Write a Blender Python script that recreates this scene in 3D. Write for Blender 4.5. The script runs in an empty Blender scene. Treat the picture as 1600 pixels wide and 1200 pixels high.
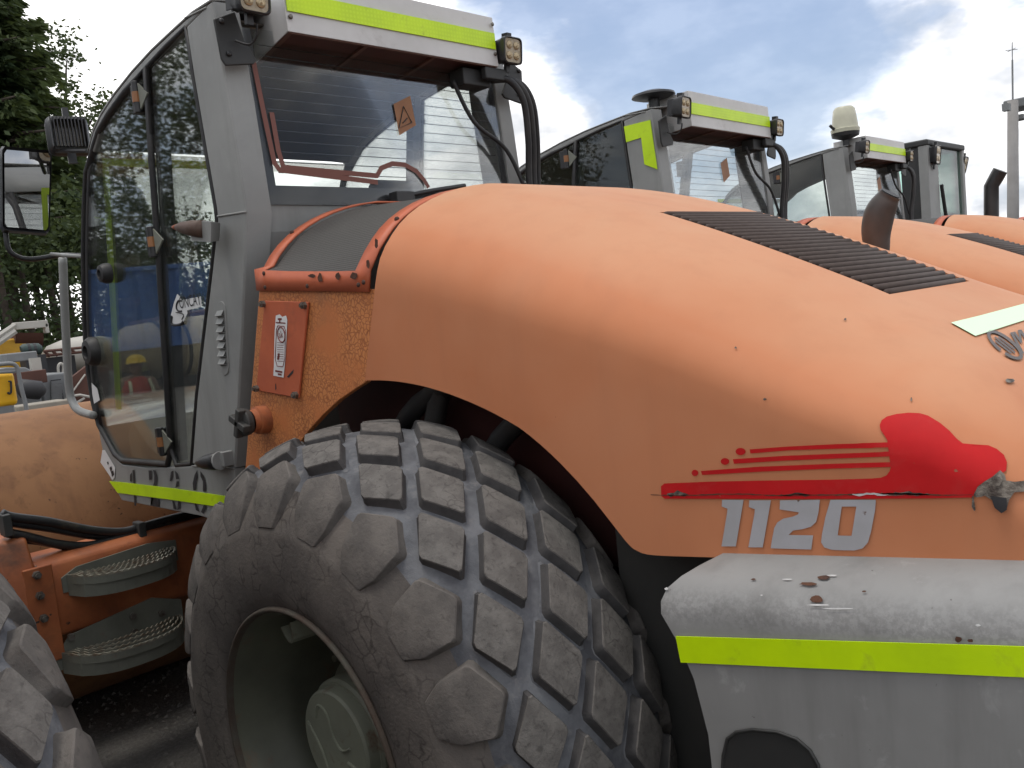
import bpy, bmesh, math, random
import numpy as np
from mathutils import Vector, Matrix

random.seed(11)
rng = np.random.default_rng(11)
S = bpy.context.scene
COL = S.collection

# ------------------------------------------------------------------ camera
CF = 1370.0                                   # focal length in pixels of the 1600 px wide photograph
CC = np.array([1.78673, -0.98616, 1.75843])   # camera position
CR = np.array([[0.7117815, -0.0051269, -0.7023822],
               [0.6953200, -0.1364887, 0.7056210],
               [-0.0994849, -0.9906284, -0.0935853]])
cam = bpy.data.objects.new('camera', bpy.data.cameras.new('camera'))
COL.objects.link(cam)
cam.data.sensor_fit = 'HORIZONTAL'
cam.data.sensor_width = 36.0
cam.data.lens = 36.0 * CF / 1600.0
cam.data.clip_start = 0.05
cam.data.clip_end = 3000
cam.matrix_world = Matrix((
    (CR[0][0], -CR[0][1], -CR[0][2], CC[0]),
    (CR[1][0], -CR[1][1], -CR[1][2], CC[1]),
    (CR[2][0], -CR[2][1], -CR[2][2], CC[2]),
    (0, 0, 0, 1)))
S.camera = cam


def ray(p):
    return CR @ np.array([p[0] - 800.0, p[1] - 600.0, CF])


def U(p, ax, val):
    """point of a real plane (axis = value) that lies behind a place in the photograph"""
    d = ray(p)
    return Vector(CC + d * ((val - CC[ax]) / d[ax]))


def UL(ps, ax, val):
    return [U(p, ax, val) for p in ps]


# ------------------------------------------------------------------ sky, sun, exposure
SUN_DIR = Vector((-0.10, -0.14, 0.98)).normalized()
W = bpy.data.worlds.new('World')
S.world = W
W.use_nodes = True
W.cycles.sampling_method = 'NONE'
nt = W.node_tree
nt.nodes.clear()


class NB:
    def __init__(s, tree):
        s.t = tree

    def n(s, typ, **kw):
        nd = s.t.nodes.new(typ)
        for k, v in kw.items():
            if k.startswith('i_'):
                nd.inputs[k[2:].replace('_', ' ')].default_value = v
            else:
                setattr(nd, k, v)
        return nd

    def lk(s, a, b):
        s.t.links.new(a, b)

    def math(s, op, a, b=None, clamp=False):
        nd = s.t.nodes.new('ShaderNodeMath')
        nd.operation = op
        nd.use_clamp = clamp
        for i, v in enumerate((a, b)):
            if v is None:
                continue
            if isinstance(v, (int, float)):
                nd.inputs[i].default_value = v
            else:
                s.lk(v, nd.inputs[i])
        return nd.outputs[0]

    def vmath(s, op, a, b=None):
        nd = s.t.nodes.new('ShaderNodeVectorMath')
        nd.operation = op
        for i, v in enumerate((a, b)):
            if v is None:
                continue
            if isinstance(v, (tuple, list, Vector)):
                nd.inputs[i].default_value = tuple(v)
            else:
                s.lk(v, nd.inputs[i])
        return nd

    def ramp(s, fac, stops, interp='LINEAR'):
        nd = s.t.nodes.new('ShaderNodeValToRGB')
        cr = nd.color_ramp
        cr.interpolation = interp
        while len(cr.elements) < len(stops):
            cr.elements.new(0.5)
        for e, (p, c) in zip(cr.elements, stops):
            e.position = p
            e.color = c if isinstance(c, (tuple, list)) and len(c) == 4 else ((c[0], c[1], c[2], 1) if isinstance(c, (tuple, list)) else (c, c, c, 1))
        s.lk(fac, nd.inputs[0])
        return nd.outputs[0]

    def noise(s, vec, scale, detail=4, rough=.55, dist=0.0):
        nd = s.n('ShaderNodeTexNoise')
        nd.inputs['Scale'].default_value = scale
        nd.inputs['Detail'].default_value = detail
        nd.inputs['Roughness'].default_value = rough
        nd.inputs['Distortion'].default_value = dist
        if vec is not None:
            s.lk(vec, nd.inputs['Vector'])
        return nd.outputs['Fac']

    def mix(s, fac, a, b, mode='MIX'):
        nd = s.t.nodes.new('ShaderNodeMix')
        nd.data_type = 'RGBA'
        nd.blend_type = mode
        for sock, v in ((nd.inputs[0], fac), (nd.inputs[6], a), (nd.inputs[7], b)):
            if isinstance(v, (int, float)):
                sock.default_value = v
            elif isinstance(v, (tuple, list)):
                sock.default_value = (v[0], v[1], v[2], 1)
            else:
                s.lk(v, sock)
        return nd.outputs[2]


nb = NB(nt)
tc = nb.n('ShaderNodeTexCoord')
D = tc.outputs['Generated']
sky = nb.n('ShaderNodeTexSky', sky_type='NISHITA', sun_disc=False)
sky.sun_elevation = math.asin(SUN_DIR.z)
sky.sun_rotation = math.atan2(SUN_DIR.x, SUN_DIR.y)
sky.air_density = 1.3
sky.dust_density = 1.4
sky.ozone_density = 1.0
nrm = nb.vmath('NORMALIZE', D).outputs[0]
sep = nb.n('ShaderNodeSeparateXYZ')
nb.lk(nrm, sep.inputs[0])
cmb = nb.n('ShaderNodeCombineXYZ')
nb.lk(nb.math('MULTIPLY', sep.outputs[0], 2.1), cmb.inputs[0])
nb.lk(nb.math('MULTIPLY', sep.outputs[1], 2.1), cmb.inputs[1])
nb.lk(nb.math('MULTIPLY', sep.outputs[2], 4.2), cmb.inputs[2])
n1 = nb.noise(cmb.outputs[0], 2.6, 6, .58, .15)
n2 = nb.noise(cmb.outputs[0], 0.6, 1, .5)
cov = nb.math('ADD', nb.math('ADD', nb.math('MULTIPLY', n1, .80), nb.math('MULTIPLY', n2, .40)), .10)


def skyblob(p, w, a0, a1):
    d = Vector(ray(p)).normalized()
    dt = nb.vmath('DOT_PRODUCT', nrm, tuple(d)).outputs['Value']
    mr = nb.n('ShaderNodeMapRange', interpolation_type='SMOOTHSTEP')
    nb.lk(dt, mr.inputs[0])
    mr.inputs[1].default_value = math.cos(math.radians(a1))
    mr.inputs[2].default_value = math.cos(math.radians(a0))
    mr.inputs[3].default_value = 0
    mr.inputs[4].default_value = w
    return mr.outputs[0]


BLOBS = [((120, 60), .40, 8, 26), ((640, 230), .16, 3, 12), ((850, 190), .16, 2, 6), ((810, 290), .14, 2, 7), ((1010, 20), -.22, 5, 18),
         ((1120, 130), -.14, 3, 10), ((1500, 270), .05, 3, 9), ((1240, 220), .12, 1.5, 5), ((1440, 60), -.07, 4, 14)]
for b in BLOBS:
    cov = nb.math('ADD', cov, skyblob(*b))
mask = nb.ramp(cov, [(.0, 0.06), (.52, 0.12), (.62, .36), (.70, .90), (.85, 1.0)], 'LINEAR')
shade_n = nb.noise(nb.vmath('ADD', cmb.outputs[0], (3.1, .4, .25)).outputs[0], 4.6, 4, .6)
shade_n = nb.math('ADD', shade_n, skyblob((120, 60), .22, 6, 28))
ccol = nb.ramp(shade_n, [(.34, (2.9, 3.0, 3.15)), (.48, (4.1, 4.1, 4.2)), (.66, (7.4, 7.3, 7.2))])
# brighter thin veil towards the hidden sun
sund = nb.vmath('DOT_PRODUCT', nrm, tuple(SUN_DIR)).outputs['Value']
glow = nb.n('ShaderNodeMapRange', interpolation_type='SMOOTHSTEP')
nb.lk(sund, glow.inputs[0])
glow.inputs[1].default_value = 0.45
glow.inputs[2].default_value = 1.0
glow.inputs[3].default_value = 1.0
glow.inputs[4].default_value = 1.0
gl = nb.vmath('SCALE', ccol)
nb.lk(glow.outputs[0], gl.inputs['Scale'])
skyc = nb.mix(.75, sky.outputs[0], (.94, 1.24, 2.0))
out = nb.mix(mask, skyc, gl.outputs[0])
bg = nb.n('ShaderNodeBackground')
bg.inputs['Strength'].default_value = 0.10
nb.lk(out, bg.inputs['Color'])
wo = nb.n('ShaderNodeOutputWorld')
nb.lk(bg.outputs[0], wo.inputs['Surface'])

sun = bpy.data.objects.new('sun', bpy.data.lights.new('sun', 'SUN'))
COL.objects.link(sun)
sun.data.energy = 0.5
sun.data.angle = math.radians(14)
sun.data.color = (1.0, .95, .88)
sun.rotation_euler = SUN_DIR.to_track_quat('Z', 'Y').to_euler()
S.view_settings.view_transform = 'Standard'
S.view_settings.look = 'None'
S.view_settings.exposure = 1.45
S.view_settings.gamma = 1.0
S.view_settings.use_curve_mapping = False
S.cycles.max_bounces = 7
S.cycles.diffuse_bounces = 3
S.cycles.glossy_bounces = 3
S.cycles.transparent_max_bounces = 14

# ------------------------------------------------------------------ materials
M = {}


def mat(name, col, rough=.5, metal=0.0, col2=None, nscale=6.0, lo=.4, hi=.65, spots=None, bump=0.0, bscale=60.0, spec=.5, grime=None, coat=0.0, streak=None):
    m = bpy.data.materials.new(name)
    m.use_nodes = True
    t = m.node_tree
    b = NB(t)
    p = t.nodes['Principled BSDF']
    p.inputs['Roughness'].default_value = rough
    p.inputs['Metallic'].default_value = metal
    p.inputs['Specular IOR Level'].default_value = spec
    if coat:
        p.inputs['Coat Weight'].default_value = coat
        p.inputs['Coat Roughness'].default_value = .25
    tcn = b.n('ShaderNodeTexCoord')
    O = tcn.outputs['Object']
    c = None
    if col2 is not None:
        f = b.noise(O, nscale, 4, .6)
        fr = b.ramp(f, [(lo, 0.0), (hi, 1.0)])
        c = b.mix(fr, col, col2)
    if grime is not None:                       # (colour, scale, lo, hi, strength)
        f = b.noise(O, grime[1], 5, .68, .4)
        fr = b.math('MULTIPLY', b.ramp(f, [(grime[2], 0.0), (grime[3], 1.0)]), grime[4])
        c = b.mix(fr, c if c is not None else col, grime[0])
    if streak is not None:                      # vertical run-off dirt (colour, scale, strength)
        mp = b.n('ShaderNodeMapping')
        mp.inputs['Scale'].default_value = (1, 1, .12)
        b.lk(O, mp.inputs[0])
        f = b.noise(mp.outputs[0], streak[1], 5, .6)
        fr = b.math('MULTIPLY', b.ramp(f, [(.5, 0.0), (.72, 1.0)]), streak[2])
        c = b.mix(fr, c if c is not None else col, streak[0])
    if spots is not None:                       # (colour, scale, threshold)
        f = b.noise(O, spots[1], 3, .5)
        fr = b.ramp(f, [(spots[2], 0.0), (spots[2] + .03, 1.0)])
        c = b.mix(fr, c if c is not None else col, spots[0])
    if c is not None:
        b.lk(c, p.inputs['Base Color'])
    else:
        p.inputs['Base Color'].default_value = (*col, 1)
    if bump:
        bn = b.n('ShaderNodeBump')
        bn.inputs['Strength'].default_value = bump
        bn.inputs['Distance'].default_value = .01
        b.lk(b.noise(O, bscale, 4, .65), bn.inputs['Height'])
        b.lk(bn.outputs[0], p.inputs['Normal'])
    M[name] = m
    return m


mat('orange_paint', (.535, .212, .102), .62, col2=(.495, .187, .086), nscale=2.2, grime=((.54, .255, .14), 1.3, .42, .75, .6), spots=((.18, .06, .035), 34, .775), bump=.012, bscale=20, spec=.18)
mat('red_orange_paint', (.50, .125, .055), .5, col2=(.43, .105, .048), nscale=7, grime=((.25, .08, .045), 9, .56, .75, .7), bump=.05, bscale=40, spec=.35)
mat('rusty_orange_paint', (.42, .13, .045), .5, col2=(.31, .085, .03), nscale=5, grime=((.10, .05, .03), 4, .52, .72, .85), spots=((.06, .035, .025), 26, .70), bump=.08, bscale=50)
mat('grey_paint', (.285, .288, .275), .5, col2=(.25, .253, .242), nscale=3, grime=((.35, .35, .335), 5, .55, .8, .5), streak=((.18, .182, .172), 9, .5), bump=.015, bscale=25, spec=.35)
mat('counterweight_paint', (.27, .27, .262), .55, col2=(.235, .235, .228), nscale=3, grime=((.40, .40, .39), 14, .60, .74, .55), streak=((.16, .158, .152), 12, .5), spots=((.11, .10, .095), 60, .74), bump=.03, bscale=45, spec=.35)
mat('white_paint', (.60, .59, .57), .45, col2=(.52, .51, .49), nscale=4, grime=((.30, .27, .24), 7, .62, .82, .6))
mat('bare_white', (.55, .55, .54), .6, col2=(.42, .42, .41), nscale=40)
mat('silver_lettering', (.40, .40, .42), .5, col2=(.36, .36, .37), nscale=12, spots=((.12, .07, .05), 40, .72))
mat('bird_red', (.52, .014, .016), .6, col2=(.44, .012, .014), nscale=8, grime=((.45, .06, .05), 20, .55, .8, .4), spots=((.30, .10, .06), 55, .73), spec=.15)
mat('rust', (.10, .042, .022), .85, col2=(.05, .025, .018), nscale=30, bump=.3, bscale=90)
mat('bare_metal', (.19, .165, .135), .75, col2=(.05, .036, .028), nscale=60, lo=.38, hi=.6, bump=.5, bscale=90)
mat('dark_paint', (.022, .023, .023), .55, col2=(.035, .034, .032), nscale=5)
mat('chassis_paint', (.035, .036, .034), .6, col2=(.05, .048, .044), nscale=4, bump=.05)
mat('dark_red_paint', (.050, .011, .009), .6, col2=(.03, .008, .007), nscale=4)
mat('underside_red', (.095, .036, .030), .7, col2=(.075, .030, .026), nscale=6)
mat('underside_rib', (.15, .075, .055), .65)
mat('black_plastic', (.014, .014, .015), .42, col2=(.022, .021, .021), nscale=10)
mat('black_rubber', (.017, .017, .018), .55, col2=(.03, .028, .026), nscale=12)
mat('dusty_hose', (.016, .016, .017), .5, col2=(.08, .055, .035), nscale=9, lo=.55, hi=.75)
mat('chrome', (.45, .44, .42), .35, 1.0, col2=(.20, .16, .12), nscale=30)
mat('bolt_steel', (.20, .19, .17), .5, .6, col2=(.10, .07, .05), nscale=40)
mat('rusted_bolt', (.06, .03, .02), .8)
mat('slat_brown', (.052, .034, .027), .6, col2=(.068, .047, .037), nscale=20, spec=.2)
mat('exhaust_metal', (.052, .043, .040), .48, .3, col2=(.085, .06, .05), nscale=9, bump=.03)
mat('drum_steel', (.27, .135, .062), .75, 0, col2=(.20, .095, .042), nscale=1.6, grime=((.12, .055, .028), 12, .55, .76, .7), streak=((.16, .075, .04), 10, .6), spots=((.10, .05, .03), 45, .70), bump=.12, bscale=45, spec=.25)
mat('step_metal', (.185, .19, .155), .55, .1, col2=(.145, .148, .12), nscale=8, grime=((.19, .09, .045), 12, .6, .75, .6), bump=.05)
mat('serration_metal', (.27, .26, .205), .55, .1, col2=(.17, .13, .09), nscale=30)
mat('rim_paint', (.095, .099, .070), .5, col2=(.062, .065, .048), nscale=4, grime=((.12, .06, .035), 11, .54, .72, .8), bump=.05)
mat('rim_edge_rust', (.070, .066, .052), .8, col2=(.062, .042, .030), nscale=14, lo=.35, hi=.6, bump=.2)
mat('hub_paint', (.235, .25, .19), .5, col2=(.19, .20, .155), nscale=6, grime=((.12, .055, .03), 13, .60, .74, .8), bump=.04)
mat('sidewall_rubber', (.140, .125, .112), .88, col2=(.095, .086, .079), nscale=7, lo=.38, hi=.64, grime=((.19, .168, .147), 30, .54, .76, .5), bump=.18, bscale=120, spec=.18)
mat('tread_rubber', (.155, .146, .135), .9, col2=(.112, .105, .098), nscale=26, lo=.38, hi=.60, grime=((.048, .045, .042), 80, .54, .70, .6), bump=.25, bscale=160, spec=.12)
mat('shoulder_rubber', (.145, .132, .120), .9, col2=(.105, .097, .090), nscale=16, lo=.38, hi=.62, grime=((.055, .051, .047), 60, .56, .72, .6), bump=.22, bscale=120, spec=.12)
mat('shaded_flank_rubber', (.075, .072, .071), .85, col2=(.055, .053, .053), nscale=20, bump=.2, bscale=90, spec=.2)  # less dusty rubber, with the shade on block sides put into its colour
mat('groove_rubber', (.155, .160, .170), .85, col2=(.085, .088, .097), nscale=11, lo=.36, hi=.62, grime=((.215, .21, .205), 20, .56, .74, .7), bump=.25, bscale=70, spec=.2)
mat('tape_yellow', (.60, .86, .002), .38, col2=(.50, .74, .004), nscale=5, grime=((.34, .46, .03), 12, .58, .76, .7), bump=.05, bscale=240)
mat('tape_pale', (.62, .85, .55), .4)
mat('tape_olive', (.36, .50, .03), .5, col2=(.30, .43, .03), nscale=9)
mat('lens_glass', (.30, .24, .15), .15, col2=(.42, .36, .26), nscale=40)
mat('lens_reflector', (.42, .33, .2), .25, .5)
mat('mesh_screen', (.040, .038, .034), .6, col2=(.055, .05, .044), nscale=6)
mat('headliner', (.09, .075, .062), .85, col2=(.075, .063, .053), nscale=4)
mat('beige_plastic', (.30, .27, .21), .6, col2=(.25, .22, .17), nscale=3, grime=((.14, .12, .10), 6, .5, .75, .6))
mat('seat_fabric', (.03, .03, .033), .85)
mat('frit', (.022, .022, .024), .4)
mat('stripe_redbrown', (.16, .048, .03), .5)
mat('sticker_orange', (.30, .13, .045), .5, col2=(.25, .10, .035), nscale=8)
mat('sticker_white', (.70, .70, .69), .45)
mat('ink', (.02, .02, .022), .6)
mat('brown_ink', (.17, .035, .028), .6)
mat('bumper_rubber', (.085, .05, .035), .6)
mat('bumper_tip', (.28, .09, .045), .6)
mat('beacon_dome', (.52, .51, .39), .4, col2=(.45, .44, .33), nscale=5)
mat('pole_concrete', (.26, .25, .24), .8, col2=(.22, .21, .20), nscale=2)
mat('bark', (.06, .045, .033), .9, col2=(.04, .03, .022), nscale=9, bump=.3, bscale=20)
mat('plastic_yellow', (.75, .42, .012), .4, col2=(.68, .37, .01), nscale=6)
mat('machine_yellow', (.60, .33, .02), .5, col2=(.48, .25, .02), nscale=4)
mat('tank_cream', (.50, .40, .27), .6, col2=(.42, .32, .21), nscale=1.5)
mat('bg_grey', (.22, .23, .23), .6, col2=(.17, .175, .175), nscale=2)
mat('bg_dark', (.028, .028, .03), .6)
mat('bg_rust', (.11, .045, .03), .7, col2=(.075, .03, .02), nscale=2)
mat('bg_pale', (.46, .44, .39), .6, col2=(.38, .36, .32), nscale=2)
mat('bg_green', (.035, .06, .055), .6)
mat('container_blue', (.055, .13, .33), .5, col2=(.045, .11, .28), nscale=.6)
mat('dark_stone', (.13, .12, .108), .9, col2=(.08, .075, .07), nscale=30)
mat('concrete', (.30, .27, .22), .85, col2=(.24, .22, .18), nscale=4)
mat('skin_tone', (.24, .13, .085), .6)
mat('vest_red', (.55, .05, .03), .7)
mat('vest_band', (.70, .66, .45), .5)
mat('helmet_yellow', (.80, .50, .01), .35)
mat('trousers_blue', (.04, .05, .08), .8)
mat('panel_white', (.60, .60, .58), .5)


def mat_leather():
    m = mat('crackled_orange', (.46, .17, .055), .55)
    t = m.node_tree
    b = NB(t)
    p = t.nodes['Principled BSDF']
    o = b.n('ShaderNodeTexCoord').outputs['Object']
    nz = b.n('ShaderNodeTexNoise')
    nz.inputs['Scale'].default_value = 25
    nz.inputs['Detail'].default_value = 2
    b.lk(o, nz.inputs['Vector'])
    v = b.vmath('SCALE', nz.outputs['Color'])
    v.inputs['Scale'].default_value = .035
    oo = b.vmath('ADD', o, v.outputs[0]).outputs[0]
    vo = b.n('ShaderNodeTexVoronoi', feature='DISTANCE_TO_EDGE')
    vo.inputs['Scale'].default_value = 72
    b.lk(oo, vo.inputs['Vector'])
    e = b.ramp(vo.outputs['Distance'], [(.0, 1.0), (.16, 0.0)])
    zone = b.ramp(b.noise(o, 7, 3, .5), [(.36, 0.0), (.56, 1.0)])
    fac = b.math('MULTIPLY', e, zone)
    c = b.mix(b.math('MULTIPLY', zone, .5), (.52, .17, .055), (.62, .27, .09))
    c = b.mix(b.math('MULTIPLY', fac, .75), c, (.24, .06, .02))
    dirt = b.ramp(b.noise(o, 4.5, 5, .6), [(.5, 0.0), (.72, .55)])
    c = b.mix(dirt, c, (.24, .13, .07))
    b.lk(c, p.inputs['Base Color'])
    bn = b.n('ShaderNodeBump')
    bn.inputs['Strength'].default_value = .2
    bn.inputs['Distance'].default_value = .002
    b.lk(b.math('SUBTRACT', 1.0, fac), bn.inputs['Height'])
    b.lk(bn.outputs[0], p.inputs['Normal'])


mat_leather()


def add_layers():
    m = M['orange_paint']
    t = m.node_tree
    b = NB(t)
    p = t.nodes['Principled BSDF']
    src = p.inputs['Base Color'].links[0].from_socket
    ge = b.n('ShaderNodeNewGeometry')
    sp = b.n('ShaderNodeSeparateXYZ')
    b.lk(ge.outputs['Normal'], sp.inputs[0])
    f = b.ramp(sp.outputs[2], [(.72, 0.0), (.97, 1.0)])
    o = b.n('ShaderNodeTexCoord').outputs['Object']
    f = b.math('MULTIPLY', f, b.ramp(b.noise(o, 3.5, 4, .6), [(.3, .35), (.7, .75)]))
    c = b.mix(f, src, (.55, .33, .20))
    mp = b.n('ShaderNodeMapping')
    mp.inputs['Scale'].default_value = (1, 1, .10)
    b.lk(o, mp.inputs[0])
    st = b.math('MULTIPLY', b.ramp(b.noise(mp.outputs[0], 14, 4, .6), [(.5, 0.0), (.75, 1.0)]), .16)
    c = b.mix(st, c, (.36, .15, .08))
    b.lk(c, p.inputs['Base Color'])
    for nm, sc, wd, dark, amt in (('sidewall_rubber', 24, .075, (.045, .040, .037), .75), ('tread_rubber', 16, .030, (.04, .037, .035), .55)):
        m = M[nm]
        t = m.node_tree
        b = NB(t)
        p = t.nodes['Principled BSDF']
        src = p.inputs['Base Color'].links[0].from_socket
        o = b.n('ShaderNodeTexCoord').outputs['Object']
        nz = b.n('ShaderNodeTexNoise')
        nz.inputs['Scale'].default_value = 14
        nz.inputs['Detail'].default_value = 3
        b.lk(o, nz.inputs['Vector'])
        v = b.vmath('SCALE', nz.outputs['Color'])
        v.inputs['Scale'].default_value = .06
        oo = b.vmath('ADD', o, v.outputs[0]).outputs[0]
        vo = b.n('ShaderNodeTexVoronoi', feature='DISTANCE_TO_EDGE')
        vo.inputs['Scale'].default_value = sc
        b.lk(oo, vo.inputs['Vector'])
        e = b.ramp(vo.outputs['Distance'], [(0, 1.0), (wd, 0.0)])
        zone = b.ramp(b.noise(o, 8, 3, .6), [(.46, 0.0), (.58, 1.0)])
        fac = b.math('MULTIPLY', b.math('MULTIPLY', e, zone), amt)
        c = b.mix(fac, src, dark)
        b.lk(c, p.inputs['Base Color'])
    m = M['counterweight_paint']
    t = m.node_tree
    b = NB(t)
    p = t.nodes['Principled BSDF']
    src = p.inputs['Base Color'].links[0].from_socket
    o = b.n('ShaderNodeTexCoord').outputs['Object']
    sp = b.n('ShaderNodeSeparateXYZ')
    b.lk(o, sp.inputs[0])
    zz_ = b.math('SUBTRACT', sp.outputs[2], b.math('MULTIPLY', sp.outputs[0], .112))
    band = b.ramp(b.math('MULTIPLY', b.math('SUBTRACT', zz_, 1.02), 6.0), [(.18, 0.0), (.36, 1.0), (.52, .8), (.66, 0.0)])
    spk = b.ramp(b.noise(o, 9, 4, .6), [(.42, 0.0), (.62, 1.0)])
    fine = b.ramp(b.noise(o, 120, 3, .7), [(.42, 0.0), (.58, 1.0)])
    c = b.mix(b.math('MULTIPLY', b.math('MULTIPLY', band, spk), .38), src, (.46, .46, .45))
    c = b.mix(b.math('MULTIPLY', b.math('MULTIPLY', band, fine), .35), c, (.12, .118, .115))
    b.lk(c, p.inputs['Base Color'])


add_layers()


def own_pattern(nm):
    t = M[nm].node_tree
    b = NB(t)
    oi = b.n('ShaderNodeObjectInfo')
    v = b.vmath('SCALE', (37.0, 11.0, 23.0))
    b.lk(oi.outputs['Random'], v.inputs['Scale'])
    for nd in list(t.nodes):
        if nd.type == 'TEX_COORD':
            ad = b.vmath('ADD', v.outputs[0], None)
            for l in list(nd.outputs['Object'].links):
                b.lk(ad.outputs[0], l.to_socket)
            b.lk(nd.outputs['Object'], ad.inputs[1])


own_pattern('tread_rubber')
own_pattern('shoulder_rubber')


def tape_cells():
    t = M['tape_yellow'].node_tree
    b = NB(t)
    p = t.nodes['Principled BSDF']
    src = p.inputs['Base Color'].links[0].from_socket
    o = b.n('ShaderNodeTexCoord').outputs['Object']
    hs = []
    for dr in ('X', 'Y', 'Z'):
        w = b.n('ShaderNodeTexWave', wave_type='BANDS', bands_direction=dr)
        w.inputs['Scale'].default_value = 22
        b.lk(o, w.inputs['Vector'])
        hs.append(w.outputs['Fac'])
    h = b.math('MULTIPLY', b.math('MULTIPLY', hs[0], hs[1]), hs[2])
    c = b.mix(b.math('MULTIPLY', b.ramp(h, [(0, 0.0), (.5, 1.0)]), .35), src, (.72, .98, .03))
    b.lk(c, p.inputs['Base Color'])


tape_cells()


def backlit_tape():
    t = M['tape_olive'].node_tree
    b = NB(t)
    p = t.nodes['Principled BSDF']
    tl = b.n('ShaderNodeBsdfTranslucent')
    tl.inputs[0].default_value = (.50, .68, .05, 1)
    mx = b.n('ShaderNodeMixShader')
    mx.inputs[0].default_value = .6
    b.lk(p.outputs[0], mx.inputs[1])
    b.lk(tl.outputs[0], mx.inputs[2])
    b.lk(mx.outputs[0], t.nodes['Material Output'].inputs[0])


backlit_tape()


def mat_mesh():
    m = M['mesh_screen']
    t = m.node_tree
    b = NB(t)
    p = t.nodes['Principled BSDF']
    o = b.n('ShaderNodeTexCoord').outputs['Object']
    wv = b.n('ShaderNodeTexWave', wave_type='BANDS', bands_direction='X')
    wv.inputs['Scale'].default_value = 55
    b.lk(o, wv.inputs['Vector'])
    wv2 = b.n('ShaderNodeTexWave', wave_type='BANDS', bands_direction='Z')
    wv2.inputs['Scale'].default_value = 55
    b.lk(o, wv2.inputs['Vector'])
    h = b.math('MAXIMUM', wv.outputs['Fac'], wv2.outputs['Fac'])
    c = b.mix(b.ramp(h, [(.55, 0.0), (.9, 1.0)]), (.015, .014, .013), (.075, .07, .062))
    b.lk(c, p.inputs['Base Color'])
    bn = b.n('ShaderNodeBump')
    bn.inputs['Strength'].default_value = .5
    bn.inputs['Distance'].default_value = .002
    b.lk(h, bn.inputs['Height'])
    b.lk(bn.outputs[0], p.inputs['Normal'])


mat_mesh()


def mat_glass(name, tint, refl=1.0, dirt=.12, dirtcol=(.30, .29, .27)):
    m = bpy.data.materials.new(name)
    m.use_nodes = True
    t = m.node_tree
    t.nodes.clear()
    b = NB(t)
    o = b.n('ShaderNodeOutputMaterial')
    tr = b.n('ShaderNodeBsdfTransparent')
    tr.inputs[0].default_value = (*tint, 1)
    gl = b.n('ShaderNodeBsdfGlossy')
    gl.inputs['Roughness'].default_value = .02
    gl.inputs['Color'].default_value = (1, 1, 1, 1)
    fr = b.n('ShaderNodeFresnel')
    fr.inputs['IOR'].default_value = 1.5
    mx = b.n('ShaderNodeMixShader')
    b.lk(b.math('MULTIPLY', fr.outputs[0], 1.6 * refl, True), mx.inputs[0])
    b.lk(tr.outputs[0], mx.inputs[1])
    b.lk(gl.outputs[0], mx.inputs[2])
    df = b.n('ShaderNodeBsdfDiffuse')
    df.inputs[0].default_value = (*dirtcol, 1)
    mx2 = b.n('ShaderNodeMixShader')
    oc = b.n('ShaderNodeTexCoord').outputs['Object']
    dn = b.ramp(b.noise(oc, 5, 7, .65, .5), [(.35, dirt * .25), (.75, dirt)])
    b.lk(dn, mx2.inputs[0])
    b.lk(mx.outputs[0], mx2.inputs[1])
    b.lk(df.outputs[0], mx2.inputs[2])
    b.lk(mx2.outputs[0], o.inputs[0])
    M[name] = m


mat_glass('side_glass', (.86, .885, .87), .36, .035)
mat_glass('rear_glass', (.93, .94, .94), .16, .03)
mat_glass('green_glass', (.72, .90, .84), .6, .05)
mat_glass('mirror_glass', (.03, .03, .03), 6.0, .04)


def mat_leaf(name, c1, c2):
    m = bpy.data.materials.new(name)
    m.use_nodes = True
    t = m.node_tree
    b = NB(t)
    p = t.nodes['Principled BSDF']
    p.inputs['Roughness'].default_value = .7
    p.inputs['Specular IOR Level'].default_value = .2
    o = b.n('ShaderNodeTexCoord').outputs['Object']
    f = b.ramp(b.noise(o, .55, 4, .6), [(.36, 0.0), (.64, 1.0)])
    c = b.mix(f, c1, c2)
    b.lk(c, p.inputs['Base Color'])
    tl = b.n('ShaderNodeBsdfTranslucent')
    b.lk(b.mix(.5, c, (.20, .26, .06)), tl.inputs[0])
    mx = b.n('ShaderNodeMixShader')
    mx.inputs[0].default_value = .22
    outn = t.nodes['Material Output']
    b.lk(p.outputs[0], mx.inputs[1])
    b.lk(tl.outputs[0], mx.inputs[2])
    b.lk(mx.outputs[0], outn.inputs[0])
    M[name] = m


mat_leaf('conifer_leaf', (.022, .040, .018), (.085, .112, .040))
mat_leaf('broad_leaf', (.028, .045, .022), (.075, .100, .042))


def mat_ground():
    m = bpy.data.materials.new('yard_ground')
    m.use_nodes = True
    t = m.node_tree
    b = NB(t)
    p = t.nodes['Principled BSDF']
    p.inputs['Roughness'].default_value = .9
    o = b.n('ShaderNodeTexCoord').outputs['Object']
    f = b.ramp(b.noise(o, 1.2, 8, .65), [(.35, 0.0), (.65, 1.0)])
    g = b.ramp(b.noise(o, 55, 4, .7), [(.45, 0.0), (.62, 1.0)])
    c = b.mix(f, (.050, .047, .043), (.085, .079, .071))
    c = b.mix(b.math('MULTIPLY', g, .5), c, (.14, .132, .121))
    b.lk(c, p.inputs['Base Color'])
    bn = b.n('ShaderNodeBump')
    bn.inputs['Strength'].default_value = .7
    bn.inputs['Distance'].default_value = .02
    b.lk(b.noise(o, 40, 6, .7), bn.inputs['Height'])
    b.lk(bn.outputs[0], p.inputs['Normal'])
    M['yard_ground'] = m


mat_ground()

# ------------------------------------------------------------------ mesh helpers


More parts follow.
